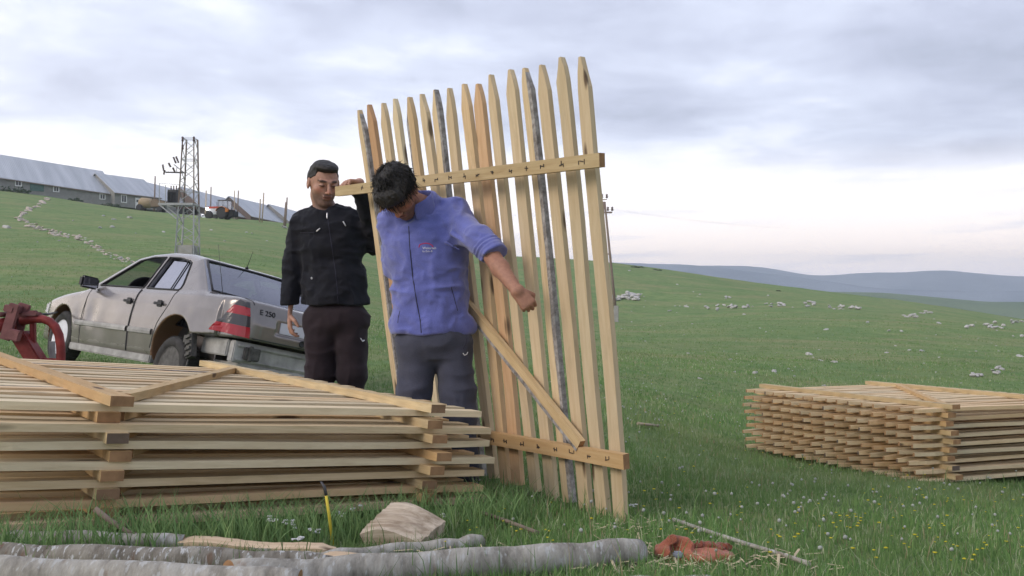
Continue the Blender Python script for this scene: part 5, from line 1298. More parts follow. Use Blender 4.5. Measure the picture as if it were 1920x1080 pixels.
for a_, b_ in (((304, 308), (306, 320)), ((306, 327), (308, 318)), ((315, 305), (319, 313)), ((323, 314), (327, 322)), ((324, 294), (329, 306)), ((329, 293), (334, 305))):
    p0, p1 = t_(*a_), t_(*b_); dd = p1 - p0; q_ = dd.to_track_quat('X', 'Z').to_matrix().to_4x4(); n_ = 5; pr = []
    for k in range(n_): u_ = dd.length * k / n_; pr += [(.035, u_), (.075, u_ + dd.length / n_ * .5), (.035, u_ + dd.length / n_ * .9)]
    mb = MB(); mb.lathe(pr, Matrix.Translation(p0) @ q_, n=10); mb.build('insulator', M_glazed, tower)
for sx, yy in ((-1, 262), (1, 262), (-1, 277)):
    mb = MB(); zz_ = t_(0, yy).z; mb.lathe([(.05, 0), (.08, .08), (.05, .14), (.08, .22), (.04, .3)], Matrix.Translation((cx + sx * wt, -wt, zz_ - .15)) @ Matrix.Rotation(-math.pi / 2, 4, 'Y'), n=10); mb.build('insulator', M_glazed, tower)
mb = MB(); mb.box((0, 0, .12), (.95, .95, .95)); mb.build('concrete_base', M_concrete, tower, bevel=.03)
# ---------------------------------------------------------------- twin-leg power pole on the right
pb = PG(1157, 604); Zp = pb.y; pole = empty('power_pole', pb, label='tall leaning twin-legged power pole behind the fence panel', cat='power pole')
def u_(px, py, dy=0.0): p_ = P(px, py, Zp); return Vector((p_.x - pb.x, dy, p_.z - pb.z))
for pts, r_ in (((u_(1156, 606), u_(1148, 520), u_(1134, 378)), .13), ((u_(1128, 605, .4), u_(1130, 520, .3), u_(1132, 378)), .12)):
    mb = MB(); mb.tube(pts, [r_, r_ * .8, r_ * .55], n=10); mb.build('leg', M_postwood, pole)
mb = MB(); mb.bar(u_(1119, 399), u_(1148, 398), .10, .12); mb.bar(u_(1129, 477), u_(1144, 476), .10, .10); mb.bar(u_(1128, 374), u_(1138, 374), .06, .06); mb.build('crossarm', M_postwood, pole)
mb = MB(); mb.box(u_(1155, 592), (.34, .34, 1.5)); mb.build('concrete_stub', M_concrete, pole, bevel=.03)
for q in ((1129, 369), (1138, 369), (1123, 393), (1140, 393), (1148, 393)):
    p0 = u_(*q); mb = MB(); mb.lathe([(.03, -.1), (.11, -.02), (.05, .06), (.10, .14), (.03, .22)], Matrix.Translation(p0) @ Matrix.Rotation(-math.pi / 2, 4, 'Y'), n=10); mb.build('insulator', M_glazed, pole)
for i, (q, e) in enumerate((((1140, 392), (1560, 418)), ((1148, 392), (1640, 424)))):
    a_ = P(q[0], q[1], Zp); b_ = P(e[0], e[1], 230); pts = [a_.lerp(b_, k / 24) - Vector((0, 0, 3.0 * 4 * (k / 24) * (1 - k / 24) * .4)) for k in range(25)]
    mb = MB(); mb.tube(pts, .0045, n=4); tag(mb.build('power_line', M_steel), 'thin sagging wire leaving the twin-legged pole to the right', 'power line', 'wires leaving the right power pole')
# ---------------------------------------------------------------- bare posts
POSTS = [('dark reddish post left of the tower, standing by the tanker', 290, 330, 288, 392, .12, 0), ('pale post in front of the tractor bonnet', 386, 357, 384, 407, .10, 1), ('dark post rising behind the tractor engine', 395, 350, 393.5, 404, .11, 0),
         ('pale post right behind the tractor, left of a close pair', 439, 357, 438.5, 412, .08, 1), ('post with a pale base, right of a close pair by the tractor', 446.5, 357, 443.5, 412, .10, 0), ('shorter pale post of the middle pair on the brow', 487.5, 373, 486, 417, .10, 1),
         ('taller pale post of the middle pair on the brow', 494, 361, 490.5, 417, .10, 1), ('taller dark post of the last pair by the man in black', 538, 370, 534, 424, .12, 0), ('shorter post of the last pair by the man in black', 535.2, 379, 531.5, 423, .10, 0)]
for lab, xt, yt, xb, yb, r_, pale in POSTS:
    g = PG(xb, yb); top = P(xt, yt, g.y) - g; mb = MB(); mb.tube([Vector((0, 0, -.3)), top * .5 + Vector((.03, 0, 0)), top], [r_, r_ * .9, r_ * .8], n=9, noise=.06)
    o = mb.build('post', M_postpale if pale else M_postwood); o.location = g; tag(o, lab, 'post', 'bare posts standing on the brow')
# ---------------------------------------------------------------- tractor, tanker, trailer
M_orange_p = simple('orange_paint', (0.50, 0.17, 0.03), 0.5); M_tredp = simple('tractor_red', (0.42, 0.06, 0.035), 0.5); M_tan = simple('tan_tank', (0.34, 0.26, 0.16), 0.6); M_ltg = simple('light_grey_panel', (0.5, 0.52, 0.54), 0.5)
M_lamp = newmat('lit_headlamp')[0]; _b = M_lamp.node_tree.nodes['Principled BSDF']; _b.inputs['Emission Color'].default_value = (.92, .93, 1, 1); _b.inputs['Emission Strength'].default_value = 90
def far_wheel(root, c, r, w, rimm, name='wheel', yaw=0.0):
    M_ = Matrix.Translation(c) @ Matrix.Rotation(yaw + math.pi / 2, 4, 'Z'); mb = MB(); mb.lathe([(r * .55, -w / 2), (r * .9, -w / 2), (r, -w * .3), (r, w * .3), (r * .9, w / 2), (r * .55, w / 2)], M_, n=24)
    for k in range(16): mb.box((0, 0, r), (w * .9, r * .10, r * .10), M=M_ @ Matrix.Rotation(2 * math.pi * k / 16, 4, 'X'))
    o = mb.build(name, M_tyre, root); mb = MB(); mb.lathe([(r * .56, -w * .38), (r * .25, -w * .30), (r * .12, -w * .42), (.01, -w * .42)], M_, n=20); mb.lathe([(r * .56, w * .38), (r * .25, w * .30), (r * .12, w * .42), (.01, w * .42)], M_, n=20); mb.build('rim', rimm, o); return o
g = PG(414, 411); TS = g.y / 130.0
trc = empty('tractor', g, rz=math.radians(-12), label='orange and red tractor with its headlamps on, parked on the brow', cat='tractor')
# faces left: -x forward
far_wheel(trc, (.55, -.75, .78), .78, .42, M_ltg); far_wheel(trc, (.55, .75, .78), .78, .42, M_ltg); far_wheel(trc, (-1.45, -.72, .56), .56, .32, M_ltg); far_wheel(trc, (-1.45, .72, .56), .56, .32, M_ltg)
mb = MB(); mb.box((-1.15, 0, 1.25), (1.5, .62, .62)); mb.box((-.9, 0, .85), (2.2, .45, .35)); mb.build('engine_body', M_ltg, trc, bevel=.06)
mb = MB(); mb.box((-1.15, 0, 1.66), (1.55, .72, .26)); mb.box((-.30, 0, 1.3), (.22, .9, .95)); mb.build('bonnet', M_tredp, trc, bevel=.05)
mb = MB(); mb.box((-1.93, 0, 1.25), (.10, .70, .66)); mb.build('grille', M_black, trc, bevel=.02)
mb = MB()
for sx in (-.12, .62, 1.35):
    for sy in (-.62, .62): mb.bar((sx, sy, 1.15), (sx + (.06 if sx < 0 else -.04 if sx > 1 else 0), sy * .92, 2.55), .07, .07)
mb.box((.62, 0, 2.60), (1.65, 1.30, .12)); mb.box((.62, 0, 1.12), (1.5, 1.28, .12)); mb.build('cab_frame', M_steel_dark, trc, bevel=.01)
mb = MB()
for sy in (-.60, .60): mb.box((.62, sy, 1.86), (1.40, .02, 1.30))
mb.box((-.08, 0, 1.86), (.02, 1.1, 1.3)); mb.box((1.31, 0, 1.86), (.02, 1.1, 1.3)); mb.build('cab_glass', M_glass, trc)
mb = MB(); mb.box((.75, 0, 1.35), (.45, .5, .15)); mb.box((.95, 0, 1.65), (.12, .48, .55)); mb.build('seat', M_black, trc, bevel=.04)
for sy in (-.75, .75):
    mb = MB(); n_ = 8; V_ = []
    for k in range(n_ + 1):
        a_ = math.radians(20 + 140 * k / n_); V_ += [(.55 + math.cos(a_) * .92, sy - .27, .80 + math.sin(a_) * .92), (.55 + math.cos(a_) * .92, sy + .27, .80 + math.sin(a_) * .92)]
    V_ += [(x_, y_, z_ - .05) for x_, y_, z_ in V_]; m_ = 2 * (n_ + 1); F_ = []
    for k in range(n_): F_ += [(2 * k, 2 * k + 1, 2 * k + 3, 2 * k + 2), (m_ + 2 * k, m_ + 2 * k + 2, m_ + 2 * k + 3, m_ + 2 * k + 1), (2 * k, 2 * k + 2, m_ + 2 * k + 2, m_ + 2 * k), (2 * k + 1, m_ + 2 * k + 1, m_ + 2 * k + 3, 2 * k + 3)]
    mb.poly(V_, F_); mb.box((1.35, sy, 1.15), (.35, .54, .45)); mb.build('mudguard', M_orange_p, trc)
mb = MB(); mb.tube([(-.75, .22, 1.8), (-.75, .22, 2.5)], .04); mb.build('exhaust', M_black, trc)
for q in ((-1.99, -.26, 1.45), (-1.99, .26, 1.45), (-2.05, -.30, .80)):
    mb = MB(); mb.lathe([(.19, -.03), (.19, .03), (.02, .05)], Matrix.Translation(q) @ Matrix.Rotation(math.pi, 4, 'Z'), n=14); mb.build('headlight', M_lamp, trc)
mb = MB(); mb.box((1.9, 0, .70), (.75, 1.5, .75)); mb.box((1.7, 0, 1.18), (.4, 1.2, .2)); mb.build('rear_hitch_box', M_black, trc, bevel=.05)
mb = MB(); mb.bar((-2.0, -.4, .75), (-2.7, -.4, .45), .09, .12); mb.bar((-2.0, .4, .75), (-2.7, .4, .45), .09, .12); mb.box((-2.75, 0, .5), (.15, 1.5, .5)); mb.build('front_loader', M_steel_dark, trc)
g = PG(273, 391); tk = empty('tanker', g, label='tan round-tank farm trailer parked in front of the white barn door', cat='tank trailer')
mb = MB(); mb.lathe([(.05, -1.15), (.55, -1.05), (.80, -.75), (.84, 0), (.80, .75), (.55, 1.05), (.05, 1.15)], Matrix.Translation((0, 0, 1.28)) @ Matrix.Rotation(.10, 4, 'Y'), n=22); mb.build('tank', M_tan, tk)
far_wheel(tk, (-.75, -.8, .5), .5, .28, M_steel_dark); far_wheel(tk, (-.75, .8, .5), .5, .28, M_steel_dark); mb = MB(); mb.box((.2, 0, .55), (2.6, .5, .12)); mb.bar((1.4, 0, .55), (2.4, 0, .45), .10, .10); mb.build('chassis', M_steel_dark, tk)
g = PG(298, 394); tk = empty('trailer', g, label='small brown farm trailer between the dark post and the tower', cat='trailer')
mb = MB(); mb.box((0, 0, 1.25), (2.1, 1.5, .95)); mb.box((-.5, 0, 1.85), (.9, 1.3, .3)); mb.build('trailer_box', simple('brown_boards', (.20, .15, .10), .8), tk, bevel=.04)
far_wheel(tk, (.35, -.8, .42), .42, .25, M_steel_dark); far_wheel(tk, (.35, .8, .42), .42, .25, M_steel_dark); mb = MB(); mb.box((0, 0, .7), (2.2, .9, .1)); mb.bar((1.0, 0, .7), (1.9, 0, .4), .08, .08); mb.build('drawbar', M_steel_dark, tk)
g = PG(352, 402); tk = empty('trailer', g, label='dark rusty flat trailer under the tower platform', cat='trailer')
mb = MB(); mb.box((0, 0, .95), (3.2, 1.7, .30)); mb.box((.6, 0, 1.25), (1.6, 1.4, .35)); mb.build('trailer_bed', simple('rusty_dark', (.09, .05, .045), .8), tk, bevel=.03)
for xx in (-.9, .9):
    for yy in (-.85, .85): far_wheel(tk, (xx, yy, .40), .40, .22, M_steel_dark)
mb = MB(); mb.bar((-1.6, 0, .8), (-2.6, 0, .5), .08, .08); mb.build('drawbar', M_steel_dark, tk)
# ---------------------------------------------------------------- stones
def rockmat(name, a, b_):
    m, t, b = newmat(name, 0.9, 0, .15); tc, mp, oi = obj_co(t); n = N(t, 'ShaderNodeTexNoise', Scale=3.0, Detail=7.0, Roughness=.7); lk(t, mp.outputs[0], n.inputs['Vector'])
    lk(t, ramp(t, n.outputs[0], [(.35, a), (.62, b_)]).outputs[0], b.inputs['Base Color']); bump(t, b, n.outputs[0], .6, .08); return m
M_rock = rockmat('limestone', (.32, .31, .29), (.58, .57, .55)); M_rockp = rockmat('pink_limestone', (.36, .30, .25), (.66, .58, .52))
def rock_mesh(seed, mat):
    bm = bmesh.new(); bmesh.ops.create_icosphere(bm, subdivisions=3, radius=1); V_ = np.array([v.co[:] for v in bm.verts], np.float32)
    r = random.Random(seed); n = 1 + .30 * vnoise(V_, 1.3, seed) + .16 * vnoise(V_, 3.1, seed + 3)
    V_ = V_ * n[:, None]
    for _ in range(7):                                # knock flat facets into it
        d = np.array([r.gauss(0, 1) for _ in range(3)]); d /= np.linalg.norm(d); h = V_ @ d; k = r.uniform(.55, .8); V_ = V_ - np.maximum(h - k, 0)[:, None] * d
    V_ *= np.array([1, r.uniform(.6, .9), r.uniform(.45, .75)])
    for v, c in zip(bm.verts, V_): v.co = c
    me = bpy.data.meshes.new('rock'); bm.to_mesh(me); bm.free(); me.materials.append(mat); me.polygons.foreach_set('use_smooth', np.ones(len(me.polygons), bool)); me.set_sharp_from_angle(angle=.6); return me
RK = [rock_mesh(i, M_rock) for i in range(6)]; RKP = [rock_mesh(i + 20, M_rockp) for i in range(6)]
nrock = 0; ROCKS = []
def rock(px, py, wpx, label, group, pink=False, rr=random, lift=0.0):
    global nrock
    g = PG(px, py); s = max(wpx, 1.5) / FPX * g.y * .66
    o = bpy.data.objects.new('rock', rr.choice(RKP if pink else RK)); link(o); o.location = g + Vector((0, 0, s * (.12 + lift))); o.scale = (s, s * rr.uniform(.7, 1), s * rr.uniform(.55, .95)); ROCKS.append((wpx, o)); o.rotation_euler = (rr.uniform(-.3, .3), rr.uniform(-.3, .3), rr.uniform(0, 6.28)); tag(o, label, 'rock', group); nrock += 1
r_ = random.Random(3)
path = [(89, 374), (60, 391), (33, 409), (50, 421), (101, 438), (142, 444), (166, 456), (184, 468), (225, 486), (252, 493)]
for i in range(len(path) - 1):
    (xa, ya), (xb, yb) = path[i], path[i + 1]; L_ = math.hypot(xb - xa, yb - ya); n_ = int(L_ / 1.9)
    for k in range(n_):
        t0 = (k + r_.random()) / n_; w_ = 4 if i < 2 else 6
        rock(xa + (xb - xa) * t0 + r_.uniform(-w_, w_), ya + (yb - ya) * t0 + r_.uniform(-w_ * .7, w_ * .7), r_.uniform(3.5, 10) if i < 7 else r_.uniform(3.5, 8), 'pinkish stone in the tumbled stone wall running down the left slope', 'stones of the tumbled wall on the left slope', True, r_)
for x_, y_, w_, lab in ((226, 487, 17, 'largest block at the lower end of the tumbled wall, above the car'), (12, 428, 13, 'round grey boulder at the far left edge below the tumbled wall'), (533, 428, 13, 'flat pale slab at the foot of the last pair of posts'), (210, 427, 11, 'larger of two pale stones below the short barn'), (187, 428, 9, 'smaller of two pale stones below the short barn'), (307, 436, 7, 'lone pale stone left of the lattice tower'), (342, 410, 9, 'pale stone under the tower platform')):
    rock(x_, y_, w_, lab, None, rr=r_)
for x_, y_, w_ in ((136, 414, 5), (193, 405, 7), (213, 412, 8), (243, 409, 10), (462, 436, 4), (472, 438, 4), (500, 452, 4), (165, 480, 4), (60, 470, 3), (22, 520, 3), (254, 438, 4), (110, 452, 4), (70, 455, 4), (128, 462, 4), (420, 452, 4), (395, 432, 5), (560, 470, 3)):
    rock(x_, y_, w_, 'small pale stone lying alone on the left grass slope', 'small stones scattered on the left slope', rr=r_)
def pile(cx_, cy_, w_, h_, n_, s0, s1, lab, grp):
    for _ in range(n_):
        u = r_.uniform(-1, 1); rock(cx_ + u * w_ / 2, cy_ + r_.uniform(-h_ / 2, h_ / 2) * (1 - abs(u) * .6), r_.uniform(s0, s1), lab, grp, rr=r_, lift=.3)
pile(1168, 560, 58, 20, 34, 7, 13, 'white stone in the heap beside the twin-legged pole', 'stones of the heap by the power pole')
for cx_, cy_, w_, h_, n_, s0, s1, wh in ((1351, 578, 62, 12, 14, 5, 10, 'longest'), (1360, 559, 18, 5, 5, 4, 7, 'upper'), (1404, 577, 30, 7, 7, 4, 8, 'ragged'), (1452, 573, 36, 8, 9, 5, 9, 'middle'), (1517, 572, 28, 12, 8, 5, 10, 'compact'), (1585, 578, 62, 12, 13, 5, 11, 'widest right-hand'), (1705, 595, 24, 10, 6, 5, 10, 'low'), (1735, 588, 26, 6, 6, 4, 8, 'small upper'), (1815, 613, 24, 8, 5, 5, 9, 'flat'), (1866, 613, 36, 16, 9, 6, 11, 'rightmost large'), (1907, 606, 26, 6, 6, 5, 9, 'edge'), (1839, 706, 34, 8, 6, 6, 12, 'near left'), (1874, 698, 30, 16, 7, 6, 13, 'near right'), (1908, 630, 20, 8, 4, 5, 10, 'lower edge')):
    pile(cx_, cy_, w_, h_, n_, s0, s1, 'white stone in the %s cluster of stones on the right slope' % wh, 'white stones, %s cluster on the right slope' % wh)
for x_, y_, w_ in ((1255, 584, 7), (1287, 576, 9), (1312, 553, 6), (1627, 605, 9), (1666, 621, 9), (1690, 622, 7), (1548, 619, 9), (1760, 607, 8), (1705, 657, 8), (1727, 659, 10), (1662, 662, 7), (1517, 666, 13), (1539, 677, 9), (1565, 680, 10), (1415, 700, 12), (1452, 698, 11), (1478, 693, 8), (1489, 706, 7), (1369, 675, 7), (1377, 698, 6), (1911, 669, 12), (1732, 682, 6), (1312, 711, 7), (1544, 724, 8), (1210, 640, 4), (1238, 611, 4), (1180, 508, 5), (1270, 534, 5), (1300, 548, 4), (1440, 555, 5), (1165, 617, 6), (1395, 590, 5), (1380, 640, 3)):
    rock(x_, y_, w_, 'lone white stone lying in the grass of the right slope', 'stones scattered singly on the right slope', rr=r_)
for _ in range(75):
    x_ = r_.uniform(1180, 1915); y_ = r_.uniform(0, 1) ** 1.3 * 150 + 545 + (x_ - 1180) * .085
    rock(x_, y_, r_.uniform(1.6, 4.5), 'lone white stone lying in the grass of the right slope', 'stones scattered singly on the right slope', rr=r_)
# the 280 that show largest stay single stones; the small rest is one scatter of rubble
ROCKS.sort(key=lambda q: (-(q[0] + (100 if 'group' not in q[1] else 0)), q[1].name)); V_, F_ = [], []
bpy.context.view_layer.update()
for w_, o in ROCKS[280:]:
    k = len(V_); V_ += [(o.matrix_world @ v.co)[:] for v in o.data.vertices]; F_ += [tuple(i + k for i in p_.vertices) for p_ in o.data.polygons]; bpy.data.objects.remove(o)
tag(mesh_np('rubble', V_, F_, M_rock, smooth=True, sharp=35), 'small pale stones strewn over the slopes', 'stones', kind='stuff')
# low dark bushes
M_bush = simple('dark_scrub', (0.045, 0.07, 0.035), 0.9, scale=8, var=.5)
def bush(px, py, wpx, hpx, lab, seed):
    g = PG(px, py); s = g.y / FPX; r = random.Random(seed); V_, F_ = [], []
    for _ in range(420):
        a_ = r.uniform(0, 6.28); q = r.random() ** .5; x = math.cos(a_) * q * wpx * s / 2; y = math.sin(a_) * q * wpx * s / 3; z = r.random() * hpx * s * math.sqrt(max(0, 1 - q * q)) * 1.1 * (0.75 + .25 * math.sin(x * 5 + seed))
        d = Vector((r.gauss(0, 1), r.gauss(0, 1), r.gauss(0, 1))).normalized(); e = d.orthogonal(); w_ = r.uniform(.6, 1.4) * hpx * s * .13; i = len(V_)
        V_ += [Vector((x, y, z)) + d * w_, Vector((x, y, z)) + e * w_ * .6, Vector((x, y, z)) - d * w_, Vector((x, y, z)) - e * w_ * .6]; F_.append((i, i + 1, i + 2, i + 3))
    o = mesh_np('bush', [v[:] for v in V_], F_, M_bush); o.location = g - Vector((0, 0, .05)); mb = MB()
    for k in range(5): mb.tube([(0, 0, 0), (r.uniform(-.3, .3) * wpx * s, r.uniform(-.2, .2) * wpx * s, hpx * s * .6)], .02, n=5)
    mb.build('stem', M_postwood, o); tag(o, lab, 'bush')
bush(22, 360, 66, 12, 'dark low scrub in front of the longest barn at the left edge', 1); bush(206, 384, 40, 7, 'dark scrub at the corner of the longest barn', 2); bush(1192, 502, 34, 5, 'dark scrub on the skyline just right of the power pole', 3); bush(1232, 507, 20, 4, 'second patch of skyline scrub right of the power pole', 4); bush(1459, 546, 10, 4, 'tiny dark shrub on the skyline of the right slope', 5); bush(140, 374, 30, 7, 'dark scrub under the small window of the longest barn', 6)
# ================================================================ logs and odds in the foreground
def barkmat(name, a, b_, c_, lich, sc=7.0):
    m, t, b = newmat(name, .9, 0, .15); tc, mp, oi = obj_co(t, (1.9, .6, .6))
    n = N(t, 'ShaderNodeTexNoise', Scale=sc, Detail=8.0, Roughness=.7); lk(t, mp.outputs[0], n.inputs['Vector'])
    v = N(t, 'ShaderNodeTexNoise', Scale=sc * 3.4, Detail=5.0, Roughness=.6); lk(t, mp.outputs[0], v.inputs['Vector'])
    c = ramp(t, n.outputs[0], [(.30, a), (.5, b_), (.70, c_)])
    l_ = ramp(t, v.outputs[0], [(.55, 0.0), (.62, lich)]); c2 = mixc(t, l_.outputs[0], c.outputs[0], (.55, .56, .55))
    n3 = N(t, 'ShaderNodeTexNoise', Scale=sc * .8, Detail=3.0); mp3 = N(t, 'ShaderNodeMapping'); mp3.inputs['Location'].default_value = (5, 3, 1); lk(t, mp.outputs[0], mp3.inputs[0]); lk(t, mp3.outputs[0], n3.inputs['Vector'])
    c3 = mixc(t, ramp(t, n3.outputs[0], [(.64, 0.0), (.70, .6)]).outputs[0], c2, (.16, .085, .05))
    lk(t, c3, b.inputs['Base Color']); bump(t, b, n.outputs[0], .7, .02); return m
M_bark = barkmat('grey_beech_bark', (.17, .155, .13), (.36, .34, .295), (.52, .50, .45), .55, 9); M_barkl = barkmat('lichen_bark', (.10, .085, .065), (.23, .21, .175), (.38, .36, .31), .9, 13)
M_split = wood('fresh_split_wood', (.46, .34, .22), (.66, .54, .40), (.50, .33, .20), alt=.5)
def log(name, pts, r, mat, label, cat='log', group=None, n=22, stretch=None, endm=None):
    """pts: (px, py of its underside); rests on the ground"""
    w = [PG(x, y) + Vector((0, 0, (rr if isinstance(r, list) else r) * .85)) for (x, y), rr in zip(pts, r if isinstance(r, list) else [r] * len(pts))]
    R_ = r if isinstance(r, list) else [r] * len(pts); q, rq = [], []
    for i in range(len(w) - 1):
        for j in range(10): t0 = j / 10; q.append(w[i].lerp(w[i + 1], t0)); rq.append(R_[i] + (R_[i + 1] - R_[i]) * t0)
    q.append(w[-1]); rq.append(R_[-1]); o0 = w[0].copy()
    q = [v + Vector((0, .004 * math.sin(i * .9), .004 * math.sin(i * .7 + 1))) for i, v in enumerate(q)]; rq = [v * (1 + .018 * math.sin(i * .6) + random.uniform(-.014, .014)) for i, v in enumerate(rq)]
    mb = MB(); mb.tube([v - o0 for v in q], rq, n=n, noise=.02); o = mb.build(name, [mat, endm or M_end], None)
    o.location = o0; 
    for pl_ in o.data.polygons:
        if len(pl_.vertices) > 4: pl_.material_index = 1
    return tag(o, label, cat, group)
log('log', [(430, 1118), (700, 1098), (900, 1082), (1060, 1072), (1196, 1058)], [.050, .050, .050, .052, .050], M_bark, 'long smooth grey log in the foreground, its cut end at the right', group='logs lying along the bottom of the view')
log('log', [(-260, 1112), (0, 1112), (300, 1122), (560, 1140)], [.052, .052, .050, .048], M_bark, 'grey log cut off by the bottom left edge of the photo', group='logs lying along the bottom of the view')
lm = log('log', [(-200, 1066), (0, 1066), (200, 1071), (420, 1076), (622, 1080)], [.040, .040, .041, .042, .036], M_barkl, 'mottled lichen-covered log behind the bottom left log', group='logs lying along the bottom of the view')
log('log', [(-200, 1022), (0, 1024), (180, 1027), (345, 1030)], [.030, .030, .029, .026], M_bark, 'grey log half hidden in grass below the near stack', group='logs lying along the bottom of the view')
log('log', [(560, 1062), (640, 1056), (760, 1044), (850, 1036), (900, 1028)], [.022, .026, .027, .028, .030], M_bark, 'short bent grey log behind the long log, under the split block', group='logs lying along the bottom of the view')
def halflog(px0, py0, px1, py1, w, h, label, seed):
    a, b_ = PG(px0, py0), PG(px1, py1); d = b_ - a; L = d.length; X = d.normalized(); Y = Vector((0, 0, 1)).cross(X).normalized(); Z_ = X.cross(Y); r = random.Random(seed)
    V_, F_ = [], []; n_, m_ = 22, 9
    for i in range(n_ + 1):
        t0 = i / n_; k = min(1, .35 + 2.2 * math.sin(math.pi * min(.97, max(.03, t0))) ** .8)
        for j in range(m_):
            s_ = j / (m_ - 1) * 2 - 1; V_.append((L * t0, s_ * w * k, h * k * (.9 - .25 * s_ * s_) + r.uniform(-.0015, .0015) + .004 * math.sin(t0 * 9)))
        for j in range(m_):
            s_ = 1 - j / (m_ - 1) * 2; V_.append((L * t0, s_ * w * k, -h * .8 * math.sqrt(max(0, 1 - s_ * s_)) * k + .001))
    R_ = 2 * m_
    for i in range(n_):
        for j in range(R_): F_.append((i * R_ + j, (i + 1) * R_ + j, (i + 1) * R_ + (j + 1) % R_, i * R_ + (j + 1) % R_))
    F_ += [tuple(range(R_)), tuple(range(n_ * R_, (n_ + 1) * R_))[::-1]]
    o = mesh_np('split_log', V_, F_, [M_split, M_bark], smooth=True, sharp=50); bm = bmesh.new(); bm.from_mesh(o.data); bmesh.ops.recalc_face_normals(bm, faces=bm.faces)
    for f in bm.faces:
        if f.calc_center_median().z < h * .3: f.material_index = 1
    bm.to_mesh(o.data); bm.free()
    o.matrix_world = Matrix(((X.x, Y.x, Z_.x, a.x), (X.y, Y.y, Z_.y, a.y), (X.z, Y.z, Z_.z, a.z + h * .5), (0, 0, 0, 1))); return tag(o, label, 'split log', 'split pale lengths among the logs')
halflog(335, 1030, 630, 1046, .040, .030, 'pale split length lying behind the mottled log', 1)
halflog(600, 1064, 800, 1070, .034, .034, 'pale peeled end between the mottled log and the long log', 2)
# the split block
cA, cB, cC, cD = (675, 996), (733, 941), (836, 976), (788, 1014)
g0 = PG(733, 1022); bz = g0.y
def bl(px, py, dz): return P(px, py, bz + dz)
tp_ = [bl(675, 998, -.06), bl(733, 941, .07), bl(836, 976, .08), bl(786, 1016, -.06)]
V_, F_ = [], []; n_ = 20
for i in range(n_ + 1):
    for j in range(n_ + 1):
        s_, t0 = i / n_, j / n_; a_ = tp_[0].lerp(tp_[3], s_); b_ = tp_[1].lerp(tp_[2], s_); p_ = a_.lerp(b_, t0)
        u = np.array([[s_ * 3, t0 * 22, 0]], np.float32); z = .022 * math.sin(math.pi * s_) + .006 * float(vnoise(np.array([[s_ * 2.5, t0 * 16, 1.]], np.float32), 1.0, 4)[0]) + .004 * float(vnoise(u, 2.0, 8)[0])
        V_.append(p_ + Vector((0, 0, z)))
N1 = len(V_); mid = sum((v for v in tp_), Vector()) / 4
for i in range(n_ + 1):
    for j in range(n_ + 1):
        p_ = V_[i * (n_ + 1) + j]; q = Vector((p_.x, p_.y, gz(p_.x, p_.y) + .0)); q = q + Vector(((mid.x - p_.x) * .12, (mid.y - p_.y) * .12, 0)); V_.append(q)
for i in range(n_):
    for j in range(n_):
        k = i * (n_ + 1) + j; F_.append((k, k + 1, k + n_ + 2, k + n_ + 1)); F_.append((N1 + k, N1 + k + n_ + 1, N1 + k + n_ + 2, N1 + k + 1))
bd = [j for j in range(n_ + 1)] + [i * (n_ + 1) + n_ for i in range(1, n_ + 1)] + [n_ * (n_ + 1) + j for j in range(n_ - 1, -1, -1)] + [i * (n_ + 1) for i in range(n_ - 1, 0, -1)]
for k in range(len(bd)): F_.append((bd[k], bd[(k + 1) % len(bd)], N1 + bd[(k + 1) % len(bd)], N1 + bd[k]))
M_block = wood('cleft_block', (.30, .22, .15), (.70, .60, .48), (.42, .30, .20), alt=.3, dirt=.8)
o = mesh_np('wood_block', [(v - g0)[:] for v in V_], F_, [M_block, M_bark], smooth=True, sharp=40); o.location = g0; bm = bmesh.new(); bm.from_mesh(o.data); bmesh.ops.recalc_face_normals(bm, faces=bm.faces); bm.to_mesh(o.data); bm.free()
tag(o, 'chunky cleft wood block with weathered grain, propped before the near stack', 'wood block')
def stick(name, pts, r, mat, label, cat='stick', parts=None):
    o0 = pts[0].copy(); mb = MB(); mb.tube([p_ - o0 for p_ in pts], r, n=8, noise=.05); o = mb.build(name, mat); o.location = o0; return tag(o, label, cat)
g = PG(627, 1022); Zs = g.y; M_yel = simple('yellow_paint', (.62, .50, .06), .5)
stk = stick('stake', [g - Vector((0, 0, .03)), P(618, 965, Zs), P(612, 926, Zs)], .0056, M_yel, 'thin yellow stake with a dark bent tip stuck in the grass', 'stake')
mb = MB(); mb.tube([P(612.3, 928, Zs) - stk.location, P(609, 912, Zs) - stk.location, P(602, 902, Zs) - stk.location], [.0060, .0064, .003], n=8); mb.build('bent_tip', M_steel_dark, stk)
g = PG(276, 1026); stick('stick', [P(180, 953, g.y), P(205, 972, g.y), P(240, 995, g.y), g + Vector((0, 0, .03))], [.010, .009, .008, .006], M_postwood, 'dark crooked twig leaning on the near stack at the left')
def lying(px_list, r, mat, label, name='stick'): return stick(name, [PG(x, y) + Vector((0, 0, .034)) for x, y in px_list], r, mat, label)
lying([(905, 976), (955, 993), (1008, 1014)], .008, M_postwood, 'brown stick lying in the grass right of the split block')
lying([(1262, 989), (1330, 1012), (1400, 1036), (1475, 1060), (1515, 1075)], .0085, M_bark, 'long grey stick lying in the grass beyond the orange cloth')
lying([(1195, 801), (1235, 806)], .012, M_postpale, 'pale stick in the grass right of the upright panel')
log('log', [(1040, 1118), (1200, 1100), (1330, 1098)], .018, M_bark, 'thin grey pole just showing at the bottom edge below the orange cloth', group='logs lying along the bottom of the view')
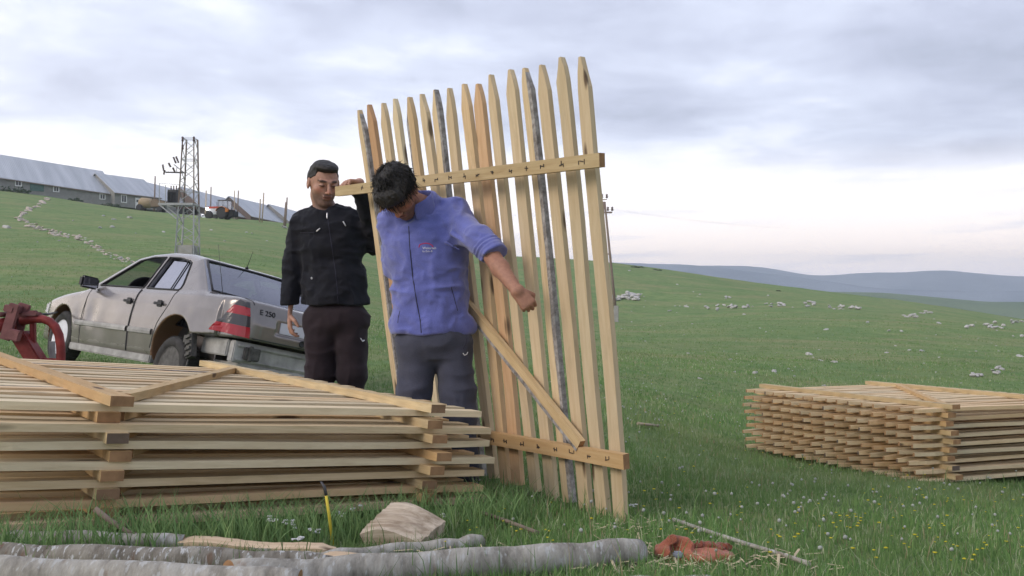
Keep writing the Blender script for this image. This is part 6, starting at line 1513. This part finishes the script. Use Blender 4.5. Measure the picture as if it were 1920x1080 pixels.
# orange cloth
M_rag = cloth_mat('orange_work_cloth', (.36, .115, .065), .9, var=.25, blot=.4); M_ragd = cloth_mat('rust_fringe', (.20, .055, .03), .95, var=.3, blot=.5)
g = PG(1298, 1052); 
def rg(px, py, dz=0): return np.array(P(px, py, g.y + dz), np.float32)
def rag(p):
    d = chain(p, [('e', rg(1258, 1034, -.01), (.060, .05, .026)), ('e', rg(1310, 1044, -.02), (.085, .045, .020)), ('e', rg(1345, 1040, .0), (.06, .04, .016))], .03)
    arc_ = None
    for k in range(7):
        a0, a1 = math.pi * (k / 7), math.pi * ((k + 1) / 7)
        e = f_cap(p, rg(1268 + 26 * math.cos(a0), 1034 - 24 * math.sin(a0), -.01), rg(1268 + 26 * math.cos(a1), 1034 - 24 * math.sin(a1), -.01), .011, .011); arc_ = e if arc_ is None else np.minimum(arc_, e)
    d = smin(d, arc_, .012); d = smax(d, -f_ell(p, rg(1270, 1032, -.06), (.030, .06, .020)), .008); d = fold(p, d, 61, .011, (22, 22, 30)); return d
V_, F_ = sdf_mesh(rag, np.array(g) - (.16, .12, .05), np.array(g) + (.20, .12, .15), .0032); o = mesh_np('cloth', V_ - np.array(g, np.float32), F_, M_rag, smooth=True); o.location = g; tag(o, 'crumpled orange cloth lying in the grass right of the long log', 'cloth')
def fringe(p): return fold(p, chain(p, [('c', rg(1308, 1024, .04), rg(1362, 1026, .03), .016, .014), ('c', rg(1350, 1034, .0), rg(1340, 1050, -.03), .014, .010)], .02), 63, .012, (60, 30, 50))
V_, F_ = sdf_mesh(fringe, np.array(g) - (.16, .12, .05), np.array(g) + (.20, .14, .15), .0032); mesh_np('fringe', V_ - np.array(g, np.float32), F_, M_ragd, smooth=True, parent=o)
mb = MB(); mb.box(Vector(rg(1270, 1038, -.055).tolist()) - g, (.035, .03, .02)); mb.build('lining', simple('blue_grey_lining', (.25, .27, .32), .8), o, bevel=.006)

# ================================================================ grass and flowers
def footprint(X, Y, O, u, v, u0, u1, v0, v1):
    u2 = np.array([u.x, u.y]) / math.hypot(u.x, u.y); v2 = np.array([v.x, v.y]) / math.hypot(v.x, v.y); a = (X - O.x) * u2[0] + (Y - O.y) * u2[1]; b_ = (X - O.x) * v2[0] + (Y - O.y) * v2[1]
    return (a > u0) & (a < u1) & (b_ > v0) & (b_ < v1)
def grassmat(name, rough=.8, trans=True):
    m = bpy.data.materials.new(name); m.use_nodes = True; t = m.node_tree; b = t.nodes['Principled BSDF']; b.inputs['Roughness'].default_value = rough; b.inputs['Specular IOR Level'].default_value = .2
    a = N(t, 'ShaderNodeAttribute', attribute_name='tint'); lk(t, a.outputs['Color'], b.inputs['Base Color'])
    if trans:
        tr = N(t, 'ShaderNodeBsdfTranslucent'); lk(t, a.outputs['Color'], tr.inputs[0]); mx = N(t, 'ShaderNodeMixShader'); mx.inputs[0].default_value = .3; o = t.nodes['Material Output']; lk(t, b.outputs[0], mx.inputs[1]); lk(t, tr.outputs[0], mx.inputs[2]); lk(t, mx.outputs[0], o.inputs[0])
    return m
M_blade = grassmat('grass_blade')
def blades(n, seed, z0, z1, hmin, hmax, wbase, reject=True, tr=(-.62, .62), power=1.0):
    rg_ = np.random.default_rng(seed); Z = np.exp(np.log(z0) + (np.log(z1) - np.log(z0)) * rg_.random(n) ** power); X = Z * (tr[0] + (tr[1] - tr[0]) * rg_.random(n))
    if reject:
        k = ~footprint(X, Z, A0, uA, vA, -.46, 1.60, .16, 2.62) & ~footprint(X, Z, R0, uR, vR, -.12, 1.7, .12, 2.2); X, Z = X[k], Z[k]
    pn = np.stack([X, Z, 0 * X], 1); c = vnoise(pn, 1.1, 31) + .6 * vnoise(pn, 3.7, 32); keep = rg_.random(len(X)) < np.clip(.75 + .45 * c, .15, 1); X, Z, c, pn = X[keep], Z[keep], c[keep], pn[keep]
    m = len(X); G = ground_h(X, Z); h = (hmin + (hmax - hmin) * rg_.random(m) ** 1.6) * (1 + .25 * c); w = (wbase + .00055 * Z) * (.6 + .8 * rg_.random(m)); a = rg_.random(m) * 2 * np.pi; le = rg_.normal(0, .38, m) * h; la = rg_.random(m) * 2 * np.pi
    sx, sy = np.cos(a) * w / 2, np.sin(a) * w / 2; bx, by = np.cos(la) * le, np.sin(la) * le
    V = np.empty((m, 6, 3), np.float32); t = [(0, 1.0, 0), (.55, .75, .30), (1.0, .08, 1.0)]
    for i, (zz, ww, bb) in enumerate(t):
        zt = zz * h * (1 - .15 * bb); V[:, 2 * i] = np.stack([X + bx * bb - sx * ww, Z + by * bb - sy * ww, G + zt - .006], 1); V[:, 2 * i + 1] = np.stack([X + bx * bb + sx * ww, Z + by * bb + sy * ww, G + zt - .006], 1)
    I = np.arange(m)[:, None] * 6; F = np.concatenate([I + np.array([0, 1, 3, 2]), I + np.array([2, 3, 5, 4])]).astype(np.int32)
    r1 = rg_.random(m)[:, None]; base = np.array([.110, .225, .072]) * (1 - r1) + np.array([.215, .335, .115]) * r1
    pale = (rg_.random(m) < .10)[:, None]; base = np.where(pale, np.array([.42, .47, .29]), base); dry = (rg_.random(m) < .035)[:, None]; base = np.where(dry, np.array([.36, .30, .18]), base)
    br = np.clip(vnoise(pn, .35, 41) * 1.4 - .15 + .5 * vnoise(pn, 1.3, 42), 0, 1)[:, None] * .32; base = base * (1 - br) + np.array([.27, .26, .13]) * br; dk = np.clip(vnoise(pn, .8, 43) * 1.5 - .45, 0, 1)[:, None] * .6; base = base * (1 - dk) + np.array([.06, .13, .045]) * dk
    cc = np.repeat(np.concatenate([base * (1 + .12 * c[:, None]), np.ones((m, 1))], 1)[:, None], 6, 1).reshape(-1, 4).astype(np.float32)
    return V.reshape(-1, 3), F, cc
def put(name, V, F, C_, mat, label, cat):
    o = mesh_np(name, V, F, mat); at = o.data.color_attributes.new('tint', 'FLOAT_COLOR', 'POINT'); at.data.foreach_set('color', np.clip(C_, 0, 1).ravel()); return tag(o, label, cat, kind='stuff')
V1, F1, C1 = blades(290000, 1, 2.35, 26, .024, .070, .0024)
put('grass', V1, F1, C1, M_blade, 'short green meadow grass', 'grass')
V1, F1, C1 = blades(60000, 6, 24, 75, .02, .075, .003)
put('grass', V1, F1, C1 * np.array([1.0, .95, .9, 1], np.float32), M_blade, 'tufts of grass on the far slopes', 'grass')
V1, F1, C1 = blades(7000, 2, 2.5, 9, .06, .17, .0018, tr=(-.6, .62))
put('grass', V1, F1, C1, M_blade, 'taller thin grass stalks standing over the meadow', 'grass')
# a fringe of taller grass along the foot of the near stack
rgf = np.random.default_rng(5); n_ = 2600; a_ = rgf.uniform(-.5, 1.7, n_); b_ = rgf.uniform(-.30, .10, n_) ; u2 = Vector((uA.x, uA.y)).normalized(); v2 = Vector((vA.x, vA.y)).normalized()
X = A0.x + a_ * u2.x + b_ * v2.x; Y = A0.y + a_ * u2.y + b_ * v2.y; G = ground_h(X, Y); V_, F_, C_ = [], [], []
for i in range(n_):
    h = rgf.uniform(.05, .17); w = rgf.uniform(.0015, .0035); an_ = rgf.uniform(0, 6.28); l1 = rgf.normal(0, .4) * h; l2 = rgf.normal(0, .3) * h; k = len(V_); s0, s1 = math.cos(an_) * w, math.sin(an_) * w
    for zz, ww, bb in ((0, 1, 0), (.35, .9, .12), (.7, .6, .45), (1, .08, 1)): V_ += [(X[i] + l1 * bb - s0 * ww, Y[i] + l2 * bb - s1 * ww, G[i] + h * zz), (X[i] + l1 * bb + s0 * ww, Y[i] + l2 * bb + s1 * ww, G[i] + h * zz)]
    F_ += [(k, k + 1, k + 3, k + 2), (k + 2, k + 3, k + 5, k + 4), (k + 4, k + 5, k + 7, k + 6)]; r0 = rgf.random(); C_ += [[.15 + .13 * r0, .27 + .14 * r0, .10 + .07 * r0, 1]] * 8
put('grass', np.array(V_), np.array(F_, np.int32), np.array(C_, np.float32), M_blade, 'taller grass growing along the foot of the near stack', 'grass')
# flower heads scattered through the meadow
def heads(n, seed, z0, z1, rad, col, name, label, hmin, hmax, spots=(), flat=False):
    rr = np.random.default_rng(seed); V_, F_, C_ = [], [], []; pts = []
    for _ in range(n):
        Z = math.exp(rr.uniform(math.log(z0), math.log(z1))); t0 = rr.uniform(-.05, .60) if rr.random() < .85 else rr.uniform(-.58, .6); pts.append((Z * t0, Z))
    for px, py, cnt, sp_ in spots:
        for _ in range(cnt): q = PG(px + rr.normal(0, sp_), py + rr.normal(0, sp_ * .4)); pts.append((q.x, q.y))
    pts = np.array(pts); cl = vnoise(np.stack([pts[:, 0], pts[:, 1], pts[:, 0] * 0], 1), .8, seed); pts = pts[(cl + rr.uniform(-.8, .8, len(pts))) > -.25]
    k1 = footprint(pts[:, 0], pts[:, 1], A0, uA, vA, -.5, 1.7, .0, 2.7) | footprint(pts[:, 0], pts[:, 1], R0, uR, vR, -.3, 1.8, -.1, 2.4); pts = pts[~k1]; G = ground_h(pts[:, 0], pts[:, 1])
    ico = bmesh.new(); bmesh.ops.create_icosphere(ico, subdivisions=1, radius=1); iv = np.array([v.co[:] for v in ico.verts]); if_ = [[v.index for v in f.verts] for f in ico.faces]
    for (x, y), g_ in zip(pts, G):
        h = rr.uniform(hmin, hmax); r0 = rad * rr.uniform(.6, 1.3); k = len(V_); sc_ = np.array([r0, r0, r0 * (.35 if flat else 1)]); V_ += (iv * sc_ * (1 + rr.uniform(-.2, .2, (12, 1))) + np.array([x, y, g_ + h])).tolist(); F_ += [[a + k for a in f] for f in if_]; C_ += [list(np.array(col) * rr.uniform(.8, 1.05)) + [1]] * 12
        k = len(V_); w = .0016; V_ += [(x - w, y, g_), (x + w, y, g_), (x + w, y, g_ + h), (x - w, y, g_ + h)]; F_ += [[k, k + 1, k + 2], [k, k + 2, k + 3]]; C_ += [[.14, .22, .08, 1]] * 4
    put(name, np.array(V_), np.array(F_, np.int32), np.array(C_, np.float32), M_blade, label, 'flowers')
heads(420, 11, 3.2, 30, .0072, (.50, .52, .48), 'dandelion_clocks', 'pale dandelion seed heads dotted through the meadow', .05, .13, [(1215, 800, 40, 40), (1190, 750, 60, 35), (1300, 790, 30, 60), (1500, 960, 14, 40)])
heads(620, 12, 3.2, 24, .0075, (.68, .60, .06), 'yellow_flowers', 'small yellow flowers dotted through the meadow', .03, .08, [(1580, 1003, 16, 22), (1680, 960, 10, 30), (1800, 1060, 8, 40), (1180, 960, 10, 20), (1740, 880, 10, 40)], True)
# white umbels by the near stack and the nearest clocks
M_petal = simple('white_petals', (.72, .72, .72), .7, var=.08); M_stem = simple('green_stem', (.12, .22, .07), .7)
for i, (px, py, hp, hd) in enumerate(((510, 1012, 36, 5), (545, 1015, 34, 6), (588, 1018, 22, 4), (640, 995, 30, 4), (668, 985, 32, 4), (700, 975, 30, 4), (560, 1030, 20, 5), (835, 985, 20, 3), (1185, 960, 14, 3))):
    g = PG(px, py); s_ = g.y / FPX; mb = MB(); rr = random.Random(i)
    root = empty('wildflower', g, label='white flowering plant %s' % ('left of the yellow stake' if px < 600 else 'between the yellow stake and the split block' if px < 720 else 'right of the split block'), cat='flower', group='white flowers around the yellow stake' if px < 720 else 'white flowers right of the split block')
    hs = [Vector((rr.uniform(-hd, hd) * 2.2 * s_, rr.uniform(-.02, .02), hp * s_ + rr.uniform(-hd, hd) * 1.2 * s_)) for _ in range(hd + 2)]; st_ = MB()
    for h_ in hs: st_.tube([Vector((0, 0, 0)), Vector((h_.x * .4, h_.y * .4, h_.z * .6)), h_], .0012, n=4)
    st_.build('stem', M_stem, root)
    for h_ in hs:
        for k in range(6): a0 = k * 1.05; q = h_ + Vector((math.cos(a0) * .006, math.sin(a0) * .006, rr.uniform(0, .004))); mb.lathe([(.001, -.002), (.0045, 0), (.001, .003)], Matrix.Translation(q) @ Matrix.Rotation(-math.pi / 2, 4, 'Y'), n=6)
    mb.build('petals', M_petal, root)
# wood chips and straw round the log ends
rr = random.Random(9); V_, F_ = [], []
for cx_, cy_, n_, sx_, sy_ in ((1180, 1000, 60, 40, 14), (1330, 1070, 70, 120, 10), (1250, 1058, 50, 50, 16), (1420, 1060, 30, 70, 12), (860, 1045, 30, 60, 8)):
    for _ in range(n_):
        q = PG(cx_ + rr.gauss(0, sx_), min(1078, cy_ + rr.gauss(0, sy_))); a0 = rr.uniform(0, 3.14); L_ = rr.uniform(.01, .045); w_ = rr.uniform(.0015, .005); z_ = rr.uniform(.005, .035); d = Vector((math.cos(a0), math.sin(a0), rr.uniform(-.4, .4))) * L_; e = Vector((-math.sin(a0), math.cos(a0), 0)) * w_; k = len(V_)
        c_ = q + Vector((0, 0, z_)); V_ += [c_ - d - e, c_ + d - e, c_ + d + e, c_ - d + e, c_ - d + Vector((0, 0, .002)), c_ + d + Vector((0, 0, .002))]; F_ += [(k, k + 1, k + 2, k + 3), (k, k + 4, k + 5, k + 1), (k + 3, k + 2, k + 5, k + 4)]
tag(mesh_np('wood_chips', [v[:] for v in V_], F_, simple('pale_chips', (.50, .42, .28), .8)), 'pale wood chips and straw scattered round the log ends', 'wood chips', kind='stuff')
